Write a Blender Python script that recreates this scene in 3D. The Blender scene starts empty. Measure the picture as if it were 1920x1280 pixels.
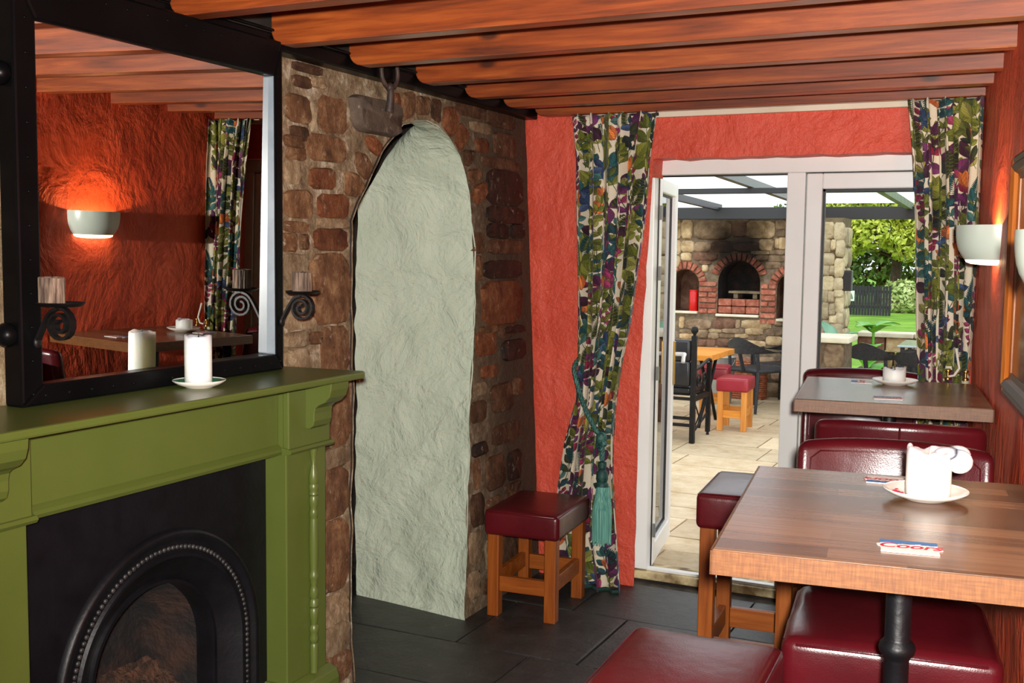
import bpy, bmesh, math, random
import numpy as np
from mathutils import Vector, Matrix, noise
random.seed(7)
PI = math.pi
SC = bpy.context.scene
COL = SC.collection

# ------------------------------------------------------------------ camera, sky, lights, exposure
cam = bpy.data.objects.new('camera', bpy.data.cameras.new('camera'))
COL.objects.link(cam)
cam.data.sensor_width = 36.0
cam.data.lens = 2050.72 / 1920 * 36
cam.data.clip_start = 0.05
cam.data.clip_end = 300
_r = Vector((0.89966, 0.435986, 0.012289)); _u = Vector((-0.047547, 0.070037, 0.996411)); _b = Vector((0.433703, -0.89724, 0.083985))
cam.matrix_world = Matrix(((_r.x, _u.x, _b.x, 0), (_r.y, _u.y, _b.y, 0), (_r.z, _u.z, _b.z, 1.65), (0, 0, 0, 1)))
SC.camera = cam

W = bpy.data.worlds.new('overcast_sky'); SC.world = W; W.use_nodes = True
_nt = W.node_tree; _nt.nodes.clear()
_o = _nt.nodes.new('ShaderNodeOutputWorld'); _bg = _nt.nodes.new('ShaderNodeBackground')
_tc = _nt.nodes.new('ShaderNodeTexCoord'); _nz = _nt.nodes.new('ShaderNodeTexNoise'); _cr = _nt.nodes.new('ShaderNodeValToRGB')
_nz.inputs['Scale'].default_value = 3.2; _nz.inputs['Detail'].default_value = 5
_cr.color_ramp.elements[0].position = 0.35; _cr.color_ramp.elements[0].color = (0.74, 0.80, 0.86, 1)
_cr.color_ramp.elements[1].position = 0.62; _cr.color_ramp.elements[1].color = (1, 1, 1, 1)
_nt.links.new(_tc.outputs['Generated'], _nz.inputs['Vector']); _nt.links.new(_nz.outputs['Fac'], _cr.inputs['Fac'])
_nt.links.new(_cr.outputs['Color'], _bg.inputs['Color']); _nt.links.new(_bg.outputs['Background'], _o.inputs['Surface'])
_bg.inputs['Strength'].default_value = 2.1

def light(name, typ, loc, power, color=(1, 1, 1), target=None, **k):
    d = bpy.data.lights.new(name, typ); d.energy = power; d.color = color
    for a, v in k.items(): setattr(d, a, v)
    o = bpy.data.objects.new(name, d); COL.objects.link(o); o.location = loc
    if target is not None:
        o.rotation_euler = (Vector(target) - Vector(loc)).to_track_quat('-Z', 'Y').to_euler()
    return o
light('camera_flash', 'SPOT', (0.07, -0.12, 1.725), 820, (1.0, 0.965, 0.91), (-1.05, 4.2, 1.5), shadow_soft_size=0.03, spot_size=math.radians(108), spot_blend=0.8)
light('rear_fill', 'AREA', (-0.25, -2.2, 1.45), 14, (1.0, 0.97, 0.93), (-0.9, 4.0, 1.3), shape='RECTANGLE', size=1.3, size_y=1.2)  # soft fill added behind the camera; the rear wall has no window
light('overcast_sun', 'SUN', (3, 2, 9), 2.0, (1.0, 0.97, 0.92), (1.0, 13, 0), angle=math.radians(25))

SC.view_settings.view_transform = 'Standard'
SC.view_settings.look = 'None'
SC.view_settings.exposure = 0.0
SC.view_settings.gamma = 1.0
SC.view_settings.use_curve_mapping = False
try:
    SC.cycles.max_bounces = 8; SC.cycles.diffuse_bounces = 3; SC.cycles.transparent_max_bounces = 12; SC.cycles.use_denoising = True
    SC.cycles.sample_clamp_indirect = 6.0; SC.cycles.caustics_reflective = False
except Exception: pass

# ------------------------------------------------------------------ materials
def lin(c):
    return tuple((x / 12.92 if x <= 0.04045 else ((x + 0.055) / 1.055) ** 2.4) for x in [v / 255 for v in c]) + (1.0,)
class NT:
    def __init__(s, name):
        s.m = bpy.data.materials.new(name); s.m.use_nodes = True
        s.t = s.m.node_tree; s.t.nodes.clear()
        s.out = s.n('ShaderNodeOutputMaterial'); s.p = s.n('ShaderNodeBsdfPrincipled'); s.l(s.p.outputs[0], s.out.inputs[0])
    def n(s, typ, **k):
        x = s.t.nodes.new(typ)
        for a, v in k.items(): setattr(x, a, v)
        return x
    def l(s, a, b): s.t.links.new(a, b)
    def coords(s, kind='Object', scale=(1, 1, 1), rand=False, rot=(0, 0, 0)):
        tc = s.n('ShaderNodeTexCoord'); mp = s.n('ShaderNodeMapping')
        mp.inputs['Scale'].default_value = scale; mp.inputs['Rotation'].default_value = rot
        s.l(tc.outputs[kind], mp.inputs['Vector'])
        if rand:
            oi = s.n('ShaderNodeObjectInfo'); mu = s.n('ShaderNodeMath', operation='MULTIPLY'); mu.inputs[1].default_value = 37.0
            s.l(oi.outputs['Random'], mu.inputs[0]); s.l(mu.outputs[0], mp.inputs['Location'])
        return mp.outputs[0]
    def noise(s, vec, scale, detail=4, rough=0.55, dist=0.0):
        x = s.n('ShaderNodeTexNoise'); x.inputs['Scale'].default_value = scale; x.inputs['Detail'].default_value = detail
        x.inputs['Roughness'].default_value = rough; x.inputs['Distortion'].default_value = dist
        s.l(vec, x.inputs['Vector']); return x.outputs['Fac']
    def ramp(s, fac, stops):
        r = s.n('ShaderNodeValToRGB'); e = r.color_ramp.elements
        while len(e) < len(stops): e.new(0.5)
        for el, (p, c) in zip(e, stops): el.position = p; el.color = c
        s.l(fac, r.inputs['Fac']); return r.outputs['Color']
    def mix(s, fac, a, b, mode='MIX'):
        x = s.n('ShaderNodeMix', data_type='RGBA', blend_type=mode)
        for i, v in ((0, fac), (6, a), (7, b)):
            if hasattr(v, 'is_output'): s.l(v, x.inputs[i])
            else: x.inputs[i].default_value = v
        return x.outputs[2]
    def math(s, op, a, b=0.0):
        x = s.n('ShaderNodeMath', operation=op)
        for i, v in ((0, a), (1, b)):
            if hasattr(v, 'is_output'): s.l(v, x.inputs[i])
            else: x.inputs[i].default_value = v
        return x.outputs[0]
    def bump(s, h, strength=0.5, dist=0.01, prev=None):
        b = s.n('ShaderNodeBump'); b.inputs['Strength'].default_value = strength; b.inputs['Distance'].default_value = dist
        s.l(h, b.inputs['Height'])
        if prev is not None: s.l(prev, b.inputs['Normal'])
        s.l(b.outputs[0], s.p.inputs['Normal']); return b.outputs[0]
    def vary(s, col, amt=0.25):
        oi = s.n('ShaderNodeObjectInfo'); hv = s.n('ShaderNodeHueSaturation'); mr = s.n('ShaderNodeMapRange')
        mr.inputs['To Min'].default_value = 1 - amt; mr.inputs['To Max'].default_value = 1 + amt
        s.l(oi.outputs['Random'], mr.inputs['Value']); s.l(mr.outputs[0], hv.inputs['Value']); s.l(col, hv.inputs['Color'])
        return hv.outputs['Color']
    def set(s, **k):
        nm = {'rough': 'Roughness', 'metal': 'Metallic', 'spec': 'Specular IOR Level', 'coat': 'Coat Weight', 'sss': 'Subsurface Weight', 'trans': 'Transmission Weight', 'sheen': 'Sheen Weight', 'coatr': 'Coat Roughness'}
        for a, v in k.items():
            i = s.p.inputs[nm[a]]
            if hasattr(v, 'is_output'): s.l(v, i)
            else: i.default_value = v
        return s
    def base(s, c):
        if hasattr(c, 'is_output'): s.l(c, s.p.inputs['Base Color'])
        else: s.p.inputs['Base Color'].default_value = c
        return s

def noisy(name, c1, c2, scale=8, rough=0.6, bump=(0, 0, 0), stretch=(1, 1, 1), vary=0, rand=True, p=(0.35, 0.65), detail=5, **k):
    t = NT(name); v = t.coords('Object', stretch, rand); f = t.noise(v, scale, detail)
    c = t.ramp(f, [(p[0], lin(c1)), (p[1], lin(c2))])
    if vary: c = t.vary(c, vary)
    t.base(c); t.set(rough=rough, **k)
    if bump[1]: t.bump(t.noise(v, bump[0], 5), bump[1], bump[2])
    return t.m

def plaster(name, c1, c2, big=5.0, fine=38.0, bd=0.02, fd=0.006, rough=0.55, stretch=(1, 1, 1), spec=0.4):
    t = NT(name); v = t.coords('Object', stretch)
    a = t.noise(v, big, 6, 0.6, 0.6); b = t.noise(v, fine, 4, 0.6, 0.3)
    c = t.ramp(t.noise(v, 3.0, 5), [(0.35, lin(c1)), (0.65, lin(c2))]); t.base(c); t.set(rough=rough, spec=spec)
    n1 = t.bump(a, 0.8, bd); t.bump(b, 0.7, fd, n1)
    return t.m

def wood(name, c1, c2, c3, axis='x', scale=1.0, rough=0.38, knots=True, vary=0.12, bump=0.0015, spec=0.4, coat=0.0):
    t = NT(name); st = {'x': (0.9, 14, 14), 'y': (14, 0.9, 14), 'z': (14, 14, 0.9)}[axis]
    v = t.coords('Object', tuple(q * scale for q in st), True)
    f = t.noise(v, 1.6, 6, 0.6, 0.9); g = t.noise(v, 6.0, 4, 0.6, 0.4)
    mixf = t.math('ADD', t.math('MULTIPLY', f, 0.72), t.math('MULTIPLY', g, 0.28))
    c = t.ramp(mixf, [(0.30, lin(c1)), (0.50, lin(c2)), (0.70, lin(c3))])
    if knots:
        st2 = {'x': (2.2, 5, 5), 'y': (5, 2.2, 5), 'z': (5, 5, 2.2)}[axis]
        vo = t.n('ShaderNodeTexVoronoi'); vo.inputs['Scale'].default_value = 1.0 * scale
        t.l(t.coords('Object', st2, True), vo.inputs['Vector'])
        k = t.ramp(vo.outputs['Distance'], [(0.05, (0.25, 0.25, 0.25, 1)), (0.11, (1, 1, 1, 1))])
        c = t.mix(1.0, c, k, 'MULTIPLY')
    if vary: c = t.vary(c, vary)
    t.base(c); t.set(rough=rough, spec=spec, coat=coat, coatr=0.3)
    if bump: t.bump(mixf, 0.6, bump)
    return t.m

M = {}
def stone_mat(name, c1, c2, c3, vary=0.25, bd=0.018, rough=0.72, spec=0.3, streak=(1, 1, 0.7), scale=1.0, speck=0.55):
    t = NT(name); v = t.coords('Object', tuple(q * scale for q in streak), True)
    a = t.noise(v, 17, 8, 0.75, 0.12); b = t.noise(v, 75, 5, 0.7)
    c = t.ramp(a, [(0.28, lin(c1)), (0.5, lin(c2)), (0.75, lin(c3))])
    sp = t.ramp(t.noise(v, 40, 5, 0.7, 0.4), [(0.60, (0, 0, 0, 1)), (0.70, (1, 1, 1, 1))])
    c = t.mix(t.math('MULTIPLY', sp, speck), c, lin((206, 190, 164)))
    c = t.vary(c, vary); t.base(c); t.set(rough=rough, spec=spec)
    n1 = t.bump(a, 0.9, bd); t.bump(b, 0.8, bd * 0.4, n1)
    return t.m
M['stone0'] = stone_mat('brown_sandstone', (66, 44, 28), (126, 86, 56), (184, 146, 104), bd=0.03)
M['stone1'] = stone_mat('pale_sandstone', (104, 82, 60), (164, 136, 102), (220, 200, 166), bd=0.03)
M['stone2'] = stone_mat('dark_brown_stone', (46, 30, 20), (96, 64, 42), (148, 112, 80), rough=0.6, bd=0.03)
M['stone3'] = stone_mat('rust_red_stone', (74, 38, 20), (132, 76, 44), (176, 124, 84), rough=0.6, bd=0.03)
M['stone4'] = stone_mat('near_black_stone', (18, 13, 10), (36, 25, 18), (82, 48, 26), rough=0.5, spec=0.35)  # near-black tone for some stones beyond the arch
M['ring_stone'] = stone_mat('grey_keystone', (64, 54, 46), (92, 78, 66), (118, 102, 86), bd=0.008)
def mortar(name, c1, c2, c3, soot=None, sc=7):
    t = NT(name); v = t.coords('Object')
    a = t.noise(v, sc, 8, 0.7, 0.2); b = t.noise(v, 60, 5, 0.65)
    c = t.ramp(a, [(0.3, lin(c1)), (0.52, lin(c2)), (0.72, lin(c3))])
    if soot:  # blends to a darker tone along the given axis
        g = t.n('ShaderNodeSeparateXYZ'); tc = t.n('ShaderNodeTexCoord'); t.l(tc.outputs['Object'], g.inputs[0])
        mr = t.n('ShaderNodeMapRange'); mr.inputs['From Min'].default_value = soot[0]; mr.inputs['From Max'].default_value = soot[1]
        t.l(g.outputs[soot[2]], mr.inputs['Value']); c = t.mix(mr.outputs[0], c, lin(soot[3]))
    t.base(c); t.set(rough=0.85, spec=0.2)
    n1 = t.bump(a, 0.9, 0.03); t.bump(b, 0.9, 0.008, n1)
    return t.m
M['mortar'] = mortar('lime_mortar', (96, 78, 58), (156, 134, 104), (232, 220, 196), (4.05, 4.7, 1, (84, 68, 54)), 16)
M['red_back'] = plaster('red_wall_paint', (206, 76, 56), (220, 88, 66), 4.2, 26, 0.045, 0.014)
M['red_side'] = plaster('red_side_wall_paint', (222, 84, 52), (232, 96, 60), 4.5, 26, 0.045, 0.010, rough=0.5, stretch=(1, 1, 0.75))
M['sage'] = plaster('sage_green_paint', (188, 200, 178), (196, 207, 186), 6.0, 28, 0.045, 0.011, rough=0.6, spec=0.25)
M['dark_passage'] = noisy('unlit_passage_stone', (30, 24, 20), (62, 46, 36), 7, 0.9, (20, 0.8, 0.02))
M['black_paint'] = noisy('black_gloss_paint', (7, 7, 8), (11, 11, 12), 5, 0.32, (30, 0.15, 0.001), spec=0.10)
M['lip_sheen'] = noisy('mirror_lip_sheen', (120, 134, 144), (150, 162, 170), 6, 0.35)  # daylight reflection on the frame's inner lip, painted as a grey base colour
M['dark_board'] = noisy('dark_stained_board', (26, 22, 18), (44, 38, 32), 5, 0.7)
M['joist'] = wood('orange_stained_pine', (70, 28, 8), (132, 58, 17), (172, 88, 32), 'x', 1.0, 0.55, coat=0.8)
M['white_paint'] = noisy('white_upvc', (232, 230, 226), (240, 239, 236), 2, 0.32)
M['rail_board'] = noisy('cream_rail_board', (214, 200, 176), (226, 214, 192), 3, 0.5)
M['sill'] = noisy('worn_yellow_sill', (112, 84, 44), (216, 196, 150), 11, 0.7, (30, 0.6, 0.004))
M['slate'] = stone_mat('dark_slate_flag', (30, 28, 26), (46, 44, 42), (64, 61, 58), 0.14, 0.006, 0.45, 0.5, (1, 1, 1), 0.5, 0.06)
M['slate_joint'] = noisy('slate_joint_mortar', (40, 34, 28), (78, 68, 58), 14, 0.9, (50, 0.8, 0.004))
def flat(name, c, rough=0.5, **k):
    t = NT(name); t.base(lin(c)); t.set(rough=rough, **k); return t.m
def emit(name, c, s):
    t = NT(name); t.base(lin(c)); t.p.inputs['Emission Color'].default_value = lin(c); t.p.inputs['Emission Strength'].default_value = s; return t.m
M['green'] = noisy('olive_green_gloss_paint', (78, 90, 36), (84, 95, 41), 3, 0.36, (14, 0.12, 0.002), rand=False)
M['iron'] = noisy('black_cast_iron', (9, 9, 12), (15, 15, 19), 14, 0.45, (60, 0.35, 0.003), spec=0.3)
M['iron_bead'] = noisy('cast_iron_beading', (26, 26, 28), (58, 56, 54), 40, 0.4)
M['wrought'] = noisy('wrought_iron', (10, 10, 11), (22, 20, 20), 20, 0.45, (60, 0.3, 0.002), spec=0.25)
M['rust_iron'] = noisy('rusted_iron', (44, 34, 30), (76, 60, 52), 25, 0.6, (60, 0.5, 0.003))
M['soot'] = noisy('sooty_firebrick', (12, 9, 8), (62, 36, 22), 6, 0.9, (24, 0.9, 0.03), p=(0.42, 0.78))
M['ash'] = noisy('ash_and_ember_dust', (26, 18, 13), (84, 56, 38), 18, 0.95, (40, 0.9, 0.03))
def leather(name, c1, c2, rough=0.3):
    t = NT(name); v = t.coords('Object', (1, 1, 1), True)
    c = t.ramp(t.noise(v, 5, 4), [(0.3, lin(c1)), (0.7, lin(c2))]); t.base(c); t.set(rough=rough, spec=0.5)
    vo = t.n('ShaderNodeTexVoronoi'); vo.inputs['Scale'].default_value = 260; t.l(v, vo.inputs['Vector'])
    n1 = t.bump(vo.outputs['Distance'], 0.12, 0.0015); t.bump(t.noise(v, 6, 3), 0.35, 0.01, n1)
    return t.m
M['leather'] = leather('oxblood_leather', (78, 15, 21), (94, 20, 27))
M['leather_chair'] = leather('burgundy_leather', (66, 10, 17), (82, 14, 22), 0.28)
M['leather_out'] = leather('faded_red_leather', (140, 28, 44), (160, 40, 54), 0.35)
M['black_leather'] = leather('black_leather', (18, 19, 22), (28, 29, 33), 0.3)
M['stool_wood'] = wood('honey_stained_leg', (104, 48, 12), (140, 72, 22), (162, 92, 34), 'z', 1.0, 0.4, False)
M['stool_wood_x'] = wood('honey_stained_rail', (104, 48, 12), (140, 72, 22), (162, 92, 34), 'x', 1.0, 0.4, False)
M['pine'] = wood('orange_pine_leg', (176, 104, 36), (206, 134, 56), (224, 160, 84), 'z', 1.0, 0.45, False)
M['pine_x'] = wood('orange_pine_top', (186, 110, 34), (220, 144, 56), (236, 172, 88), 'x', 1.0, 0.4, False)
def tabletop():
    t = NT('butcher_block_veneer'); v = t.coords('Object')
    br = t.n('ShaderNodeTexBrick'); br.offset = 0.37; br.inputs['Scale'].default_value = 1.0
    br.inputs['Brick Width'].default_value = 0.34; br.inputs['Row Height'].default_value = 0.062; br.inputs['Mortar Size'].default_value = 0.0
    br.inputs['Color1'].default_value = (0, 0, 0, 1); br.inputs['Color2'].default_value = (1, 1, 1, 1)
    t.l(v, br.inputs['Vector'])
    g = t.noise(t.coords('Object', (2.2, 60, 60)), 1.6, 6, 0.6, 0.5)
    k = t.math('ADD', t.math('MULTIPLY', br.outputs['Color'], 0.34), t.math('MULTIPLY', g, 0.66))
    c = t.ramp(k, [(0.22, lin((70, 46, 30))), (0.45, lin((104, 73, 50))), (0.66, lin((136, 101, 73)))])
    t.base(c); t.set(rough=0.26, spec=0.5); t.bump(g, 0.25, 0.0006); return t.m
M['tabletop'] = tabletop()
def table_edge():
    t = NT('linen_grain_edging'); g = t.noise(t.coords('Object', (14, 14, 160)), 1.6, 4); h = t.noise(t.coords('Object', (190, 190, 20)), 1.5, 3)
    k = t.math('ADD', t.math('MULTIPLY', g, 0.5), t.math('MULTIPLY', h, 0.5))
    t.base(t.ramp(k, [(0.3, lin((84, 48, 20))), (0.5, lin((106, 65, 30))), (0.7, lin((126, 83, 40)))])); t.set(rough=0.45); return t.m
M['table_edge'] = table_edge()
t_ = NT('cream_wax'); t_.base(lin((252, 247, 232))); t_.set(rough=0.45, sss=1.0); t_.p.inputs['Subsurface Radius'].default_value = (1.0, 0.85, 0.65); t_.p.inputs['Subsurface Scale'].default_value = 0.06
M['wax'] = t_.m
M['bark_wax'] = noisy('bark_textured_candle', (66, 50, 40), (140, 118, 98), 14, 0.7, (20, 0.9, 0.01), stretch=(5, 5, 0.7))
M['china'] = flat('white_china', (238, 232, 222), 0.16)
M['china_green'] = flat('green_glaze', (46, 104, 74), 0.16)
M['china_red'] = flat('rose_print', (176, 52, 70), 0.3)
M['sconce'] = flat('sage_enamel', (206, 217, 203), 0.28)
M['sconce_lens'] = emit('lit_diffuser', (255, 222, 176), 6.0)
M['bulb'] = emit('lit_bulb', (255, 214, 150), 12)
M['frame_wood'] = wood('orange_frame_moulding', (132, 62, 16), (184, 100, 36), (220, 146, 74), 'z', 1.0, 0.3, False)
M['frame_dark'] = wood('dark_frame_moulding', (44, 28, 20), (70, 46, 34), (96, 68, 50), 'y', 1.0, 0.4, False)
M['dark_picture'] = noisy('dim_varnished_print', (40, 32, 24), (96, 78, 58), 7, 0.15)
M['mirror'] = flat('silvered_glass', (236, 238, 236), 0.0, metal=1.0)
M['rope'] = noisy('teal_twisted_cord', (20, 58, 54), (70, 122, 112), 90, 0.6)
M['tassel'] = noisy('teal_silk_fringe', (44, 118, 106), (128, 188, 172), 4, 0.5, stretch=(90, 90, 1))
M['tassel_head'] = noisy('dark_teal_braid', (10, 44, 42), (30, 80, 72), 120, 0.6)
M['lining'] = flat('dark_green_lining', (20, 58, 48), 0.8)
M['brass'] = flat('brass', (190, 150, 80), 0.3, metal=1.0)
M['white_cord'] = flat('white_cord', (220, 212, 198), 0.6)
M['card'] = flat('white_card', (238, 232, 226), 0.6)
M['print_blue'] = flat('blue_print', (66, 124, 180), 0.6)
M['print_dark'] = flat('slate_blue_print', (54, 70, 96), 0.6)
M['print_red'] = flat('red_print', (196, 44, 60), 0.6)
# outdoors
M['paver'] = stone_mat('buff_flagstone', (172, 148, 112), (196, 176, 144), (212, 198, 170), 0.12, 0.005, 0.75, 0.2, (1, 1, 1), 0.3, 0.2)
M['paver_joint'] = noisy('dark_paving_joint', (40, 34, 28), (70, 60, 48), 20, 0.9)
def oven_stone(name, c1, c2, c3, brick=False):
    t = NT(name); g = t.n('ShaderNodeNewGeometry'); v = t.coords('Object', (1, 1, 1), True)
    a = t.noise(v, 7 if not brick else 16, 6, 0.65, 0.4)
    c = t.ramp(a, [(0.3, lin(c1)), (0.5, lin(c2)), (0.72, lin(c3))]); c = t.vary(c, 0.22)
    # soot stain left by the fire over the middle arch: a fixed blackening on the masonry
    sx = t.n('ShaderNodeSeparateXYZ'); t.l(g.outputs['Position'], sx.inputs[0])
    dx = t.math('DIVIDE', t.math('SUBTRACT', sx.outputs[0], -3.13), 0.46); dz = t.math('DIVIDE', t.math('SUBTRACT', sx.outputs[2], 1.68), 0.46)
    d = t.math('SQRT', t.math('ADD', t.math('MULTIPLY', dx, dx), t.math('MULTIPLY', dz, dz)))
    d = t.math('ADD', d, t.math('MULTIPLY', t.math('SUBTRACT', t.noise(g.outputs['Position'], 5, 4), 0.5), 0.9))
    k = t.ramp(d, [(0.35, (0.06, 0.055, 0.05, 1)), (0.72, (0.35, 0.33, 0.31, 1)), (1.15 / 1.15, (1, 1, 1, 1))])
    c = t.mix(1.0, c, k, 'MULTIPLY'); t.base(c); t.set(rough=0.85, spec=0.15); t.bump(a, 0.8, 0.03 if not brick else 0.01)
    return t.m
M['ov0'] = oven_stone('brown_oven_stone', (96, 78, 62), (140, 118, 94), (176, 154, 126))
M['ov1'] = oven_stone('buff_oven_stone', (138, 114, 82), (184, 158, 120), (218, 198, 162))
M['ov2'] = oven_stone('red_brown_oven_stone', (78, 54, 44), (118, 88, 72), (150, 120, 98))
M['brick'] = oven_stone('red_brick', (128, 72, 56), (166, 98, 78), (190, 140, 118), True)
M['ov_mortar'] = oven_stone('oven_mortar', (88, 76, 62), (112, 98, 80), (140, 124, 104), True)
M['pier0'] = noisy('grey_buff_pier_stone', (150, 132, 104), (200, 184, 152), 6, 0.85, (14, 0.9, 0.03), vary=0.15)
M['pier1'] = noisy('pale_pier_stone', (172, 152, 116), (222, 204, 168), 6, 0.85, (14, 0.9, 0.03), vary=0.12)
M['pier_mortar'] = noisy('pier_mortar', (92, 80, 60), (130, 114, 88), 9, 0.9)
M['coping'] = noisy('cream_coping_stone', (206, 196, 170), (232, 224, 204), 5, 0.8)
M['anthracite'] = flat('anthracite_metal', (36, 38, 41), 0.45)
M['anthracite2'] = flat('grey_rafter_metal', (92, 98, 96), 0.45)
M['rafter_green'] = noisy('algae_green_rafter', (84, 106, 70), (120, 136, 108), 5, 0.6)
def glass(name, tint, refl=0.08):
    t = NT(name); t.t.nodes.remove(t.p)
    tr = t.n('ShaderNodeBsdfTransparent'); tr.inputs[0].default_value = tint
    gl = t.n('ShaderNodeBsdfGlossy'); gl.inputs['Roughness'].default_value = 0.02; gl.inputs[0].default_value = (1, 1, 1, 1)
    fr = t.n('ShaderNodeFresnel'); fr.inputs['IOR'].default_value = 1.5; mx = t.n('ShaderNodeMixShader')
    t.l(fr.outputs[0], mx.inputs[0]); t.l(tr.outputs[0], mx.inputs[1]); t.l(gl.outputs[0], mx.inputs[2]); t.l(mx.outputs[0], t.out.inputs[0])
    return t.m
M['glass'] = glass('door_glass', (0.94, 0.96, 0.95, 1))
t_ = NT('cloudy_roof_sheet'); t_.t.nodes.remove(t_.p)
_a = t_.n('ShaderNodeBsdfTransparent'); _c = t_.n('ShaderNodeBsdfTranslucent'); _c.inputs[0].default_value = (.9, .93, .95, 1); _x = t_.n('ShaderNodeMixShader'); _x.inputs[0].default_value = .72
t_.l(_a.outputs[0], _x.inputs[1]); t_.l(_c.outputs[0], _x.inputs[2]); t_.l(_x.outputs[0], t_.out.inputs[0]); M['roof_glass'] = t_.m
M['gasket'] = flat('black_gasket', (12, 12, 13), 0.5)
M['rattan'] = noisy('black_rattan', (24, 26, 30), (46, 49, 54), 60, 0.5, (90, 0.9, 0.006))
M['wicker'] = noisy('rust_wicker', (120, 58, 34), (186, 112, 74), 30, 0.8)
M['zinc'] = flat('galvanised_zinc', (150, 152, 148), 0.35, metal=0.6)
M['tin'] = noisy('red_enamel_tin', (190, 14, 14), (214, 24, 20), 30, 0.3)
M['lawn'] = noisy('mown_lawn', (96, 150, 30), (136, 186, 56), 1.2, 0.9, (60, 0.8, 0.05), rand=False)
M['fence'] = noisy('black_stained_fence', (20, 24, 30), (38, 42, 50), 12, 0.7)
M['sign'] = flat('white_notice', (220, 228, 222), 0.5)
M['sign_ink'] = flat('grey_green_ink', (110, 130, 122), 0.5)
M['soil'] = noisy('planter_soil', (30, 22, 16), (56, 42, 30), 20, 0.95)
M['table_glass'] = flat('pale_glass_top', (186, 200, 204), 0.08)
def leafmat(name, c1, c2, c3, sc=1.4):
    t = NT(name); g = t.n('ShaderNodeNewGeometry'); 
    f = t.noise(g.outputs['Position'], sc, 4, 0.6); h = t.noise(g.outputs['Position'], 14, 2)
    k = t.math('ADD', t.math('MULTIPLY', f, 0.6), t.math('MULTIPLY', h, 0.4))
    t.base(t.ramp(k, [(0.36, lin(c1)), (0.5, lin(c2)), (0.64, lin(c3))])); t.set(rough=0.5, trans=0.0); return t.m
M['leaf_yellow'] = leafmat('yellow_green_leaf', (128, 150, 44), (186, 196, 70), (232, 222, 116))
M['leaf_dark'] = leafmat('deep_green_leaf', (50, 76, 34), (92, 124, 50), (140, 166, 74))
M['leaf_pale'] = leafmat('pale_grass_leaf', (130, 156, 84), (166, 186, 112), (196, 206, 146))
M['leaf_bright'] = noisy('bright_green_leaf', (92, 176, 40), (130, 206, 70), 4, 0.4)
M['leaf_blue'] = noisy('blue_green_leaf', (80, 132, 108), (124, 168, 140), 4, 0.5)
M['bark'] = noisy('tree_bark', (44, 36, 28), (74, 62, 48), 12, 0.9)

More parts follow.
